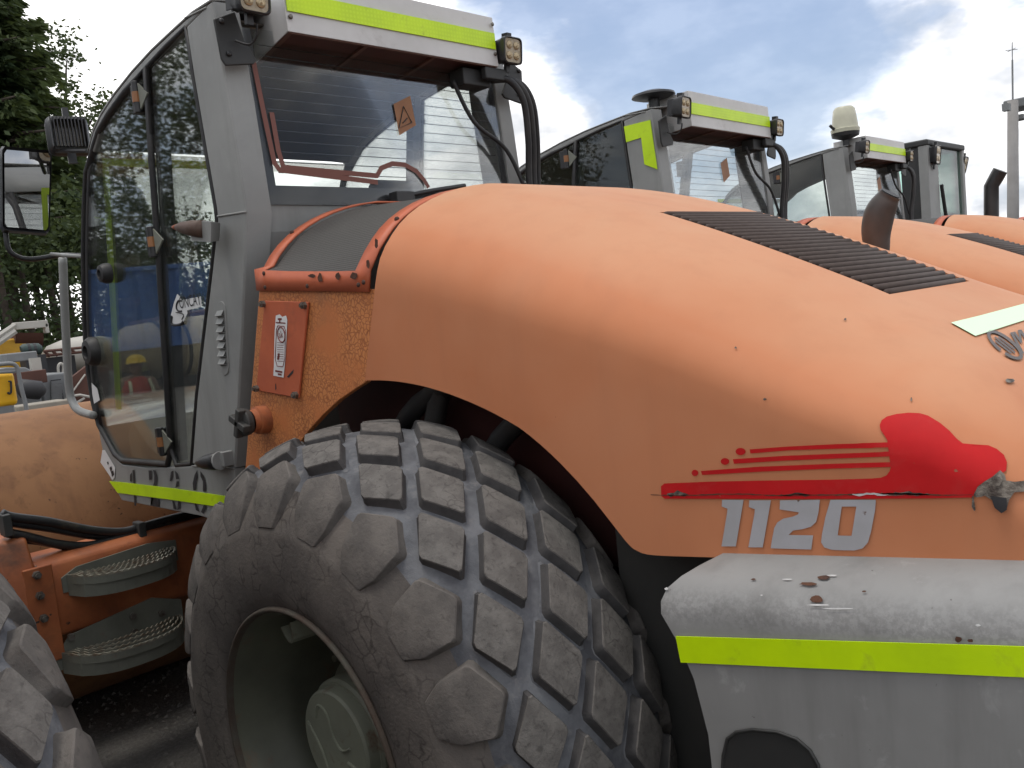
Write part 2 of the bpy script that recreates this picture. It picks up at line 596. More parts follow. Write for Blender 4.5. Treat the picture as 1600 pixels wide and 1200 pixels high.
class MB:
    def __init__(s):
        s.v = []
        s.f = []

    def add(s, verts, faces):
        o = len(s.v)
        s.v += [tuple(v) for v in verts]
        s.f += [tuple(i + o for i in f) for f in faces]
        return s

    def box(s, a, b, rot=None, c=None):
        x0, y0, z0 = a
        x1, y1, z1 = b
        vs = [Vector(q) for q in ((x0, y0, z0), (x1, y0, z0), (x1, y1, z0), (x0, y1, z0), (x0, y0, z1), (x1, y0, z1), (x1, y1, z1), (x0, y1, z1))]
        if rot is not None:
            cc = Vector(c) if c is not None else (Vector(a) + Vector(b)) / 2
            vs = [rot @ (q - cc) + cc for q in vs]
        return s.add(vs, [(0, 3, 2, 1), (4, 5, 6, 7), (0, 1, 5, 4), (1, 2, 6, 5), (2, 3, 7, 6), (3, 0, 4, 7)])

    def prism(s, poly, off):
        n = len(poly)
        off = Vector(off)
        P = [Vector(p) for p in poly]
        Q = [p + off for p in P]
        fs = [tuple(range(n)), tuple(range(2 * n - 1, n - 1, -1))]
        fs += [(i, i + n, (i + 1) % n + n, (i + 1) % n) for i in range(n)]
        return s.add(P + Q, fs)

    def loft(s, rings, closed=False, caps=False):
        n = len(rings[0])
        vs = [p for r in rings for p in r]
        fs = []
        for k in range(len(rings) - 1):
            for i in range(n if closed else n - 1):
                j = (i + 1) % n
                fs.append((k * n + i, k * n + j, (k + 1) * n + j, (k + 1) * n + i))
        if caps:
            fs.append(tuple(range(n - 1, -1, -1)))
            m = (len(rings) - 1) * n
            fs.append(tuple(range(m, m + n)))
        return s.add(vs, fs)

    def tube(s, path, r, n=10, closed=False, caps=True):
        P = [Vector(p) for p in path]
        m = len(P)
        rings = []
        up = None
        for i in range(m):
            if closed:
                t = P[(i + 1) % m] - P[i - 1]
            else:
                t = P[min(i + 1, m - 1)] - P[max(i - 1, 0)]
            t.normalize()
            if up is None:
                up = Vector((0, 0, 1)) if abs(t.z) < .9 else Vector((1, 0, 0))
            a = t.cross(up)
            if a.length < 1e-6:
                a = t.cross(Vector((1, .3, .2)))
            a.normalize()
            up = a.cross(t).normalized()
            rr = r[i] if isinstance(r, (list, tuple)) else r
            rings.append([P[i] + (a * math.cos(q) + up * math.sin(q)) * rr for q in [2 * math.pi * k / n for k in range(n)]])
        if closed:
            rings.append(rings[0])
        return s.loft(rings, True, caps and not closed)

    def cyl(s, a, b, r, n=20, r2=None):
        return s.tube([a, b], [r, r if r2 is None else r2], n)

    def lathe(s, prof, origin, axis='y', n=64, closed_prof=False):
        """prof: list of (along, radius)"""
        rings = []
        for k in range(n):
            q = 2 * math.pi * k / n
            c_, s_ = math.cos(q), math.sin(q)
            if axis == 'y':
                rings.append([Vector((origin[0] + r * s_, origin[1] + a, origin[2] + r * c_)) for a, r in prof])
            elif axis == 'x':
                rings.append([Vector((origin[0] + a, origin[1] + r * s_, origin[2] + r * c_)) for a, r in prof])
            else:
                rings.append([Vector((origin[0] + r * s_, origin[1] + r * c_, origin[2] + a)) for a, r in prof])
        rings.append(rings[0])
        m = len(prof)
        vs = [p for r in rings[:-1] for p in r]
        fs = []
        for k in range(n):
            for i in range(m - 1 + (1 if closed_prof else 0)):
                j = (i + 1) % m
                fs.append((k * m + i, k * m + j, ((k + 1) % n) * m + j, ((k + 1) % n) * m + i))
        return s.add(vs, fs)

    def sphere(s, c, r, n=12, sc=(1, 1, 1)):
        rings = []
        for i in range(1, n):
            a = math.pi * i / n
            rings.append([Vector((c[0] + r * sc[0] * math.sin(a) * math.cos(b), c[1] + r * sc[1] * math.sin(a) * math.sin(b), c[2] + r * sc[2] * math.cos(a))) for b in [2 * math.pi * k / (2 * n) for k in range(2 * n)]])
        return s.loft(rings, True, True)

    def band(s, path, wv, off):
        """flat ribbon of half-width vector wv(i) along path, pushed out by off"""
        P = [Vector(p) for p in path]
        a = [p + w + Vector(off) for p, w in zip(P, wv)]
        b = [p - w + Vector(off) for p, w in zip(P, wv)]
        return s.loft([a, b])

    def build(s, name, m, parent=None, smooth=False, bevel=0, seg=2, auto=None, solid=0):
        me = bpy.data.meshes.new(name)
        me.from_pydata([tuple(v) for v in s.v], [], s.f)
        bm = bmesh.new()
        bm.from_mesh(me)
        bmesh.ops.remove_doubles(bm, verts=bm.verts, dist=1e-6)
        bmesh.ops.recalc_face_normals(bm, faces=bm.faces)
        bm.to_mesh(me)
        bm.free()
        o = bpy.data.objects.new(name, me)
        COL.objects.link(o)
        me.materials.append(M[m] if isinstance(m, str) else m)
        if parent is not None:
            o.parent = parent
        if smooth or auto:
            me.polygons.foreach_set('use_smooth', [True] * len(me.polygons))
        if auto:
            set_sharp(me, auto)
        if solid:
            md = o.modifiers.new('thick', 'SOLIDIFY')
            md.thickness = solid
            md.offset = 0
        if bevel:
            md = o.modifiers.new('bevel', 'BEVEL')
            md.width = bevel
            md.segments = seg
            md.limit_method = 'ANGLE'
            md.angle_limit = math.radians(40)
            me.polygons.foreach_set('use_smooth', [True] * len(me.polygons))
            md.harden_normals = True
            set_sharp(me, 40)
        return o


def set_sharp(me, deg):
    bm = bmesh.new()
    bm.from_mesh(me)
    for e in bm.edges:
        if len(e.link_faces) == 2 and e.calc_face_angle(0) > math.radians(deg):
            e.smooth = False
    bm.to_mesh(me)
    bm.free()


def empty(name, loc=(0, 0, 0), rz=0):
    o = bpy.data.objects.new(name, None)
    COL.objects.link(o)
    o.location = loc
    o.rotation_euler = (0, 0, rz)
    o.empty_display_size = .2
    return o


def tag(o, label, cat, group=None, kind=None):
    if label:
        o['label'] = label
    if cat:
        o['category'] = cat
    if group:
        o['group'] = group
    if kind:
        o['kind'] = kind
    return o


def copy_tree(o, parent=None, skip=()):
    c = o.copy()
    COL.objects.link(c)
    c.parent = parent
    for ch in list(o.children):
        if ch.get('solo') or ch.name.split('.')[0] in skip:
            continue
        copy_tree(ch, c, skip)
    return c


def arc(c, r, a0, a1, n=12):
    return [(c[0] + r * math.cos(math.radians(a0 + (a1 - a0) * i / n)), c[1] + r * math.sin(math.radians(a0 + (a1 - a0) * i / n))) for i in range(n + 1)]


def smoothpath(pts, sub=6):
    P = [Vector(p) for p in pts]
    out = []
    for i in range(len(P) - 1):
        p0 = P[max(i - 1, 0)]
        p1 = P[i]
        p2 = P[i + 1]
        p3 = P[min(i + 2, len(P) - 1)]
        for k in range(sub):
            t = k / sub
            out.append(.5 * ((2 * p1) + (p2 - p0) * t + (2 * p0 - 5 * p1 + 4 * p2 - p3) * t * t + (3 * p1 - p0 - 3 * p2 + p3) * t ** 3))
    out.append(P[-1])
    return out


def px_poly_mesh(poly2d, mapper, cell):
    """fill a picture-plane outline, cut it into cells and lay every vertex on a real surface"""
    from mathutils.geometry import tessellate_polygon
    bm = bmesh.new()
    vs = [bm.verts.new((x, y, 0)) for x, y in poly2d]
    for t in tessellate_polygon([[Vector((x, y, 0)) for x, y in poly2d]]):
        try:
            bm.faces.new([vs[q] for q in t])
        except ValueError:
            pass
    xs = [p[0] for p in poly2d]
    ys = [p[1] for p in poly2d]
    for ax, lo, hi in ((0, min(xs), max(xs)), (1, min(ys), max(ys))):
        q = lo + cell
        while q < hi:
            co = [0, 0, 0]
            no = [0, 0, 0]
            co[ax] = q
            no[ax] = 1
            bmesh.ops.bisect_plane(bm, geom=bm.verts[:] + bm.edges[:] + bm.faces[:], plane_co=co, plane_no=no)
            q += cell
    bm.verts.index_update()
    vv = [mapper((v.co.x, v.co.y)) for v in bm.verts]
    ff = [[v.index for v in f.verts] for f in bm.faces]
    bm.free()
    return vv, ff


def text_polys(txt, size=1.0, font=None):
    cu = bpy.data.curves.new('lettering', 'FONT')
    cu.body = txt
    cu.size = size
    cu.resolution_u = 4
    o = bpy.data.objects.new('lettering', cu)
    COL.objects.link(o)
    dg = bpy.context.evaluated_depsgraph_get()
    me = o.evaluated_get(dg).to_mesh()
    v = [tuple(q.co) for q in me.vertices]
    f = [tuple(p.vertices) for p in me.polygons]
    o.evaluated_get(dg).to_mesh_clear()
    bpy.data.objects.remove(o)
    bpy.data.curves.remove(cu)
    return v, f


def text_on(txt, o0, ux, uz, push, parent, m, name='lettering', bold=0):
    """letters laid on a plane: o0 origin, ux = vector of one unit of width, uz = one unit of height"""
    v, f = text_polys(txt)
    mb = MB()
    o0, ux, uz, push = Vector(o0), Vector(ux), Vector(uz), Vector(push)
    mb.add([o0 + ux * q[0] + uz * q[1] + push for q in v], f)
    return mb.build(name, m, parent)

# ------------------------------------------------------------------ ground
g = MB()
g.add([(-600, -600, 0), (600, -600, 0), (600, 600, 0), (-600, 600, 0)], [(0, 1, 2, 3)])
ground = g.build('ground', 'yard_ground')
tag(ground, None, None, kind='structure')

# ------------------------------------------------------------------ road roller
YC = 1.05


def mir(v):
    return Vector((v[0], 2 * YC - v[1], v[2]))


ident = Vector

# ---- tyre section (y, r), from the crown outwards
TYC = .285
AXZ = .745
HALF = [(.285, .752), (.19, .746), (.12, .726), (.07, .698), (.035, .661), (.010, .612), (-.005, .545), (-.010, .465), (-.002, .395), (.010, .362)]
_hp = [(p.x, p.y) for p in smoothpath([(a, b, 0) for a, b in HALF], 6)]
_hs = [0]
for i in range(1, len(_hp)):
    _hs.append(_hs[-1] + math.hypot(_hp[i][0] - _hp[i - 1][0], _hp[i][1] - _hp[i - 1][1]))
_hy = [p[0] for p in _hp]
_hr = [p[1] for p in _hp]
TLEN = _hs[-1]


def tprof(s):
    a = abs(s)
    y = float(np.interp(a, _hs, _hy))
    r = float(np.interp(a, _hs, _hr))
    y2 = float(np.interp(a + .01, _hs, _hy)) - float(np.interp(a - .01, _hs, _hy))
    r2 = float(np.interp(a + .01, _hs, _hr)) - float(np.interp(a - .01, _hs, _hr))
    L = math.hypot(y2, r2) or 1
    ny, nr = r2 / L, -y2 / L            # outward normal of the section
    if nr < 0 and a < .3:
        ny, nr = -ny, -nr
    if s < 0:
        y = 2 * TYC - y
        ny = -ny
    return y, r, ny, nr


def tdepth(s):
    a = abs(s)
    return float(np.interp(a, [0, .26, .31, .355, .40], [.026, .026, .021, .010, 0]))


def tpoint(s, th, h):
    y, r, ny, nr = tprof(s)
    y += ny * h
    r += nr * h
    a = math.radians(th)
    return Vector((r * math.sin(a), y, AXZ + r * math.cos(a)))


def block_mesh(name, poly, s0):
    """tread block: footprint in (s, degrees) round (s0, 0)"""
    cs = sum(p[0] for p in poly) / len(poly)
    ct = sum(p[1] for p in poly) / len(poly)
    # round the corners
    rp = []
    n = len(poly)
    for i in range(n):
        p, a, b = poly[i], poly[i - 1], poly[(i + 1) % n]
        for t in (.20, .07):
            rp.append((p[0] + (a[0] - p[0]) * t, p[1] + (a[1] - p[1]) * t))
        for t in (.07, .20):
            rp.append((p[0] + (b[0] - p[0]) * t, p[1] + (b[1] - p[1]) * t))
    rings = []
    lugs = abs(s0) > .25
    for sc, hf in ((1.30, -1.06), (1.14, -.94), (1.05, -.55), (1.012, -.10), (.975, -.01), (.55, .0)):
        rings.append([tpoint(s0 + cs + (p[0] - cs) * sc, ct + (p[1] - ct) * sc, tdepth(s0 + cs + (p[0] - cs) * sc) * hf + ((.0012 if hf > -.5 else -.006 if hf < -.9 else -.001) if lugs else 0)) for p in rp])
    mb = MB()
    mb.loft(rings, True, False)
    m = len(rp)
    o = len(mb.v)
    mb.v.append(tuple(tpoint(s0 + cs, ct, .0)))
    for i in range(m):
        mb.f.append((5 * m + i, 5 * m + (i + 1) % m, o))
    me = bpy.data.meshes.new(name)
    me.from_pydata(mb.v, [], mb.f)
    bm = bmesh.new()
    bm.from_mesh(me)
    bmesh.ops.recalc_face_normals(bm, faces=bm.faces)
    bm.to_mesh(me)
    bm.free()
    me.polygons.foreach_set('use_smooth', [True] * len(me.polygons))
    set_sharp(me, 38)
    me.materials.append(M['shoulder_rubber' if lugs else 'tread_rubber'])
    if not lugs:
        me.materials.append(M['shaded_flank_rubber'])
        me.materials.append(M['groove_rubber'])
        for p in me.polygons:
            if p.index < m:
                p.material_index = 2
            elif p.index < 3 * m:
                p.material_index = 1
    return me


DIA = [(.0565, 0.4), (.005, 6.75), (-.0575, .4), (-.005, -6.55)]
LUG = [(-.080, .6), (-.036, 6.2), (.040, 5.7), (.086, 3.6), (.086, -3.2), (.040, -5.3), (-.036, -5.9)]
PITCH = 360 / 21
TM = {}


def tread_meshes():
    for k, s0 in (('a', .185), ('b', .097), ('c', .010), ('d', -.077), ('e', -.165)):
        TM[k] = block_mesh('tread_block_' + k, DIA, s0)
    TM['S'] = block_mesh('tread_block_s', LUG, .300)
    TM['T'] = block_mesh('tread_block_t', [(-a, b) for a, b in LUG[::-1]], -.292)


def wheel(parent, mirror=False, blocks=True, label=None):
    w = empty('wheel')
    w.parent = parent
    if mirror:                                   # the same wheel turned round on the other end of the axle
        w.location = (0, 2 * YC, 0)
        w.rotation_euler = (0, 0, math.pi)
    # carcass
    ss = np.linspace(-TLEN, TLEN, 121)
    prof = []
    for s in ss:
        y, r, ny, nr = tprof(s)
        d = tdepth(s)
        prof.append((y - ny * d, r - nr * d))
    mb = MB()
    mb.lathe(prof, (0, 0, AXZ), 'y', 96)
    tyre = mb.build('tyre', 'sidewall_rubber', w, smooth=True)
    tyre.data.materials.append(M['groove_rubber'])
    for p in tyre.data.polygons:
        c = p.center
        r = math.hypot(c.x, c.z - AXZ)
        if r > .635:
            p.material_index = 1
    # rim
    mb = MB()
    mb.lathe([(.012, .350), (.035, .336), (.075, .330), (.09, .316), (.15, .308), (.165, .30), (.20, .30), (.215, .29), (.245, .285), (.26, .26), (.26, .17), (.262, .10)], (0, 0, AXZ), 'y', 72)
    mb.build('rim', 'rim_paint', w, smooth=True)
    mb = MB()
    mb.lathe([(.014, .349), (.000, .352), (-.003, .357), (.000, .362), (.008, .364)], (0, 0, AXZ), 'y', 72)
    mb.build('rim_flange', 'rim_edge_rust', w, smooth=True)
    mb = MB()
    mb.lathe([(.26, .185), (.205, .18), (.20, .165), (.20, .150), (.125, .147), (.118, .142), (.118, .136), (.092, .132), (.086, .126), (.086, .10), (.086, .001)], (0, 0, AXZ), 'y', 56)
    hub = mb.build('hub', 'hub_paint', w, auto=30)
    # raised letter-like curve and rib on the hub cap
    mb = MB()
    for path, rr in (([(-.07, .05), (-.055, .085), (-.02, .075), (.0, .02), (.03, -.005), (.065, .01)], .0035), ([(-.11, .03), (-.06, -.03), (-.03, -.09), (.03, -.115)], .0035), ([(.05, -.03), (.08, -.035), (.11, -.05)], .004)):
        mb.tube(smoothpath([(a, .085, AXZ + b) for a, b in path], 5), rr, 6)
    mb.build('cap_ridge', 'hub_paint', w)
    for k in range(10):
        q = 2 * math.pi * (k + .5) / 10
        x, z = .215 * math.sin(q), AXZ + .215 * math.cos(q)
        mb = MB()
        mb.cyl((x, .262, z), (x, .235, z), .016, 6)
        mb.cyl((x, .236, z), (x, .218, z), .009, 8)
        mb.build('wheel_nut', 'hub_paint', w)
    # valve guard welded to the rim
    mb = MB()
    a = math.radians(-24)
    ring1, ring2 = [], []
    for k in range(7):
        q = math.radians(-80 + 160 * k / 6)
        rr = .318 - .055 * math.cos(q)
        aa = a + .085 * math.sin(q)
        ring1.append((rr * math.sin(aa), .065, AXZ + rr * math.cos(aa)))
        ring2.append((rr * .985 * math.sin(aa), .155, AXZ + rr * .985 * math.cos(aa)))
    mb.loft([ring1, ring2])
    mb.build('valve_guard', 'hub_paint', w, solid=.004)
    if blocks:
        for k in range(21):
            for key, ph in (('a', 39.2), ('b', 30.63), ('c', 39.2), ('d', 30.63), ('e', 39.2), ('S', 30.63), ('T', 30.63)):
                o = bpy.data.objects.new('tread_block', TM[key])
                COL.objects.link(o)
                o.parent = w
                ang = math.radians(ph + k * PITCH + random.uniform(-.5, .5))
                o.matrix_local = Matrix.Translation((random.uniform(-.002, .002) * 0, random.uniform(-.0025, .0025), AXZ)) @ Matrix.Rotation(ang, 4, 'Y') @ Matrix.Scale(random.uniform(.996, 1.002), 4) @ Matrix.Translation((0, 0, -AXZ))
    return w


tread_meshes()

# ---- bonnet (hood) surface
ZTX = [-.15, -.03, .078, .303, .556, .833, 1.09, 1.21, 1.32, 1.45, 1.58, 1.68, 1.75]
ZTZ = [2.115, 2.103, 2.083, 2.024, 1.938, 1.818, 1.697, 1.640, 1.580, 1.490, 1.36, 1.20, 1.02]
_zc = np.polyfit(ZTX[:9], ZTZ[:9], 4)
HY0, HY1 = .37, .81
A0 = math.radians(9)


def hy1(x):
    return float(np.interp(x, [1.08, 1.18, 1.26, 1.345, 1.42, 1.52], [.81, .765, .685, .585, .49, .43]))


def zt(x):
    if x < 1.3:
        return float(np.polyval(_zc, x))
    t = x - 1.3
    z13 = float(np.polyval(_zc, 1.3))
    d13 = float(np.polyval(np.polyder(_zc), 1.3))
    return z13 + d13 * t - 2.2 * t * t


def hh(x):
    return float(np.interp(x, [0, .25, .5, .8, 1.05, 1.26, 1.42, 1.6], [.262, .262, .25, .215, .19, .155, .12, .10]))


def shoulder(x, a):
    k = (math.sin(a) - math.sin(A0)) / (1 - math.sin(A0))
    return hy1(x) - (hy1(x) - HY0) * k, zt(x) - hh(x) * (math.cos(A0) - math.cos(a)) / math.cos(A0)


def hood_top(x, y):
    m = min(y, 2 * YC - y)
    h1 = hy1(x)
    if m >= h1:
        return zt(x)
    k = (h1 - m) / (h1 - HY0)
    sa = min(1, k * (1 - math.sin(A0)) + math.sin(A0))
    a = math.asin(sa)
    return zt(x) - hh(x) * (math.cos(A0) - math.cos(a)) / math.cos(A0)


def hood_map(p, push=.0025):
    d = ray(p)
    d = d / np.linalg.norm(d)

    def inside(P):
        m = min(P[1], 2 * YC - P[1])
        return m > HY0 and P[2] < hood_top(P[0], P[1])
    t0, t1 = .6, .6
    while t1 < 6 and not inside(CC + d * t1):
        t0 = t1
        t1 += .02
    for _ in range(30):
        tm = (t0 + t1) / 2
        if inside(CC + d * tm):
            t1 = tm
        else:
            t0 = tm
    P = CC + d * t0
    x, y = P[0], P[1]
    if P[2] < zt(x) - hh(x) + .002:
        n = Vector((0, -1, 0))
    else:
        e = .004
        yy = max(y, HY0 + .004)
        n = Vector((-(hood_top(x + e, yy) - hood_top(x - e, yy)) / (2 * e), -(hood_top(x, yy + e) - hood_top(x, yy - e)) / (2 * e), 1)).normalized()
    return Vector(P) + n * push


ARX, ARZ, ARR = .026, .727, .864


def hood_bottom(x):
    line = 1.236 + .112 * (x - .76)
    a = ARR * ARR - (x - ARX) ** 2
    ar = ARZ + math.sqrt(a) if a > 0 else -9
    k = .03
    m = max(ar, line)
    return m + k * math.exp(-abs(ar - line) / k) * .5 if ar > 0 else line


def xfront(z):
    return float(np.interp(z, [1.55, 1.590, 1.857, 1.95, 2.12], [-.12, -.104, -.004, .006, -.02]))


SLX0, SLX1 = .556, 1.092


def make_hood(root):
    xs = list(np.linspace(-.004, .53, 20)) + [SLX0] + list(np.linspace(.60, 1.05, 12)) + [SLX1] + list(np.linspace(1.13, 1.74, 18))
    xs = sorted(xs + [.69, .71, .73, .75, .78])
    rings = []
    for x in xs:
        zb = hood_bottom(x) if x < 1.45 else hood_bottom(x) - (x - 1.45) * .2
        zs = max(zt(x) - hh(x), zb + .01)
        half = []
        for i in range(8):
            half.append((HY0, zb + (zs - zb) * i / 8))
        for i in range(13):
            a = math.pi / 2 + (A0 - math.pi / 2) * i / 12
            y, z = shoulder(x, a)
            half.append((y, max(z, zb + .012)))
        full = half + [(hy1(x) * .5 + YC * .5, zt(x)), (YC, zt(x)), (2 * YC - hy1(x) * .5 - YC * .5, zt(x))] + [(2 * YC - a, b) for a, b in half[::-1]]
        k = max(0, 1 - max(x, 0) / .45)
        rings.append([Vector((x + (xfront(z) + .004) * k, y, z)) for y, z in full])
    n = len(rings[0])
    mb = MB()
    mb.v = [tuple(p) for r in rings for p in r]
    i0, i1 = xs.index(SLX0), xs.index(SLX1)
    for k in range(len(rings) - 1):
        for i in range(n - 1):
            if i0 <= k < i1 and 20 <= i <= 23:
                continue
            mb.f.append((k * n + i, k * n + i + 1, (k + 1) * n + i + 1, (k + 1) * n + i))
    mb.f.append(tuple((len(rings) - 1) * n + i for i in range(n)))
    hood = mb.build('hood', 'orange_paint', root, auto=28)
    if sum((p.center - Vector((.8, YC, 1.2))).dot(p.normal) for p in hood.data.polygons) < 0:
        hood.data.flip_normals()
    md = hood.modifiers.new('thick', 'SOLIDIFY')
    md.thickness = .006
    md.offset = -1
    md = hood.modifiers.new('edge', 'EDGE_SPLIT')
    md.split_angle = math.radians(42)
    # well under the louvres
    mb = MB()
    mb.loft([[(x, HY1 - .03, zt(x) - .045) for x in (SLX0 - .02, .7, .85, 1.0, SLX1 + .02)], [(x, 2 * YC - HY1 + .03, zt(x) - .045) for x in (SLX0 - .02, .7, .85, 1.0, SLX1 + .02)]])
    mb.build('louvre_well', 'dark_paint', hood)
    ns = 24
    me = None
    for k in range(ns):
        x = SLX0 + .012 + (SLX1 - SLX0 - .024) * k / (ns - 1)
        if me is None:
            mb = MB()
            sec = [(math.cos(q) * .0095, math.sin(q) * .009) for q in [2 * math.pi * j / 8 for j in range(8)]]
            mb.loft([[(a * sc, y, b * sc) for a, b in sec] for y, sc in ((HY1 + .003, .5), (HY1 + .012, 1), (2 * YC - HY1 - .012, 1), (2 * YC - HY1 - .003, .5))], True, True)
            o = mb.build('slat', 'slat_brown', hood, smooth=True)
            me = o.data
        else:
            o = bpy.data.objects.new('slat', me)
            COL.objects.link(o)
            o.parent = hood
        sl = math.atan((zt(x + .01) - zt(x - .01)) / .02)
        o.location = (x, 0, zt(x) - .004)
        o.rotation_euler = (0, -sl, 0)
    return hood


def make_flange(root):
    """screened cowl between the cab and the hood"""
    sec = []
    x = -.0
    sec.append((HY0 + .008, 1.862))
    for i in range(13):
        a = math.pi / 2 + (A0 - math.pi / 2) * i / 12
        y, z = shoulder(x, a)
        sec.append((y + .008, z - .006))
    full = sec + [(HY1 + .1, zt(0) - .006), (YC, zt(0) - .006), (2 * YC - HY1 - .1, zt(0) - .006)] + [(2 * YC - a, b) for a, b in sec[::-1]]
    full = [q for q in full if q[1] > 1.905]
    full = [(HY0 + .008, 0), (HY0 + .008, 1)] + full + [(2 * YC - HY0 - .008, 1), (2 * YC - HY0 - .008, 0)]
    xs = [-.60, -.545, -.42, -.30, -.18, -.085, -.022]
    n = len(full)
    frame, scr = MB(), MB()

    def pt(x, i, d=0.0):
        y, z = full[i]
        if z < 1.5:
            z = 1.819 + .046 * (-.03 - x) / .57 + .052 * z
        fx = x + (xfront(z) + .004) * (1 - (-.022 - x) / .578) - .012 * (1 - (-.022 - x) / .578)
        # raised towards the cab as the photograph shows
        zz = z + .035 * max(0, (-.022 - x) / .578) * max(0, (z - 1.86) / .24)
        return Vector((fx, y + (d if y < YC else -d) * (1 if z < 2.0 else .3), zz - (d if z > 1.95 else 0)))
    for k in range(len(xs) - 1):
        for i in range(n - 1):
            q = [pt(xs[k], i), pt(xs[k], i + 1), pt(xs[k + 1], i + 1), pt(xs[k + 1], i)]
            if 0 < k < len(xs) - 2 and 0 < i < n - 2:
                scr.add([pt(xs[k], i, .006), pt(xs[k], i + 1, .006), pt(xs[k + 1], i + 1, .006), pt(xs[k + 1], i, .006)], [(0, 1, 2, 3)])
            else:
                frame.add(q, [(0, 1, 2, 3)])
    fo = frame.build('cowl_frame', 'red_orange_paint', root, auto=30)
    md = fo.modifiers.new('thick', 'SOLIDIFY')
    md.thickness = .006
    md.offset = 1
    scr.build('screen', 'mesh_screen', fo, smooth=True)
    for (px, py) in ((413, 427), (415, 449), (452, 365), (481, 447), (561, 445), (569, 441), (622, 346)):
        P = U((px, py), 1, HY0 + .004) if py > 400 else None
        if P is None:
            best = None
            for k in range(len(xs) - 1):
                for i in range(n - 1):
                    for a in (.25, .75):
                        for b in (.25, .75):
                            c = (pt(xs[k], i) * (1 - a) + pt(xs[k + 1], i) * a) * (1 - b) + (pt(xs[k], i + 1) * (1 - a) + pt(xs[k + 1], i + 1) * a) * b
                            cc = CR.T @ (np.array(c) - CC)
                            e = math.hypot(cc[0] / cc[2] * CF + 800 - px, cc[1] / cc[2] * CF + 600 - py)
                            if best is None or e < best[0]:
                                best = (e, c)
            P = best[1] + Vector((0, -.004, .006))
        mb = MB()
        mb.sphere(P, .009, 6, (1, .6, .8))
        mb.build('bolt', 'rusted_bolt', fo, smooth=True)
    # rust eaten into the lower and rear edge of the frame
    for (px, py, rx, ry) in ((487, 431, 6, 3), (500, 434, 4, 8), (528, 432, 4, 6), (553, 431, 7, 6), (575, 412, 3, 7), (588, 380, 3, 8)):
        poly = [(px + rx * math.cos(q) * random.uniform(.7, 1.2), py + ry * math.sin(q) * random.uniform(.7, 1.2)) for q in [2 * math.pi * k / 10 for k in range(10)]]
        mb = MB()
        mb.add(UL(poly, 1, HY0 - .0015), [tuple(range(10))])
        mb.build('rust_patch', 'rust', fo)
    return fo


CY = .42           # plane of the cab's near side


def both(fn):
    for T in (ident, mir):
        fn(T)


ROOF = [(330, 2), (300, 21), (268, 50), (236, 80), (205, 114), (178, 148), (157, 180), (145, 206), (137, 237)]
FRONT = [(137, 237), (133, 275), (131, 330), (130, 400), (131, 470), (133, 530), (138, 585), (145, 630), (153, 668)]
RIM_IN = [(291, 42), (262, 70), (226, 106), (196, 141), (171, 176), (154, 206), (145, 238)]
QREAR = [(291, 42), (303, 120), (320, 220), (338, 325), (340, 345), (332, 420), (320, 520), (308, 620), (300, 725)]
CREASE = [(330, 2), (357, 160), (385, 335), (377, 520), (366, 731)]
DOOR = [(228, 108), (237, 250), (248, 400), (258, 560), (267, 705), (262, 726), (192, 720), (180, 710), (155, 664), (146, 628), (139, 583), (134, 528), (132, 470), (131, 400), (132, 330), (135, 270), (145, 236), (154, 206), (171, 177), (197, 142)]
QUART = [(230, 104), (262, 70), (291, 42), (303, 120), (320, 220), (338, 325), (340, 345), (332, 420), (320, 520), (308, 620), (300, 725), (276, 727), (267, 700), (258, 560), (248, 400), (237, 250)]


def shift(pts, dy):
    return [Vector((p[0], p[1] + dy, p[2])) for p in pts]


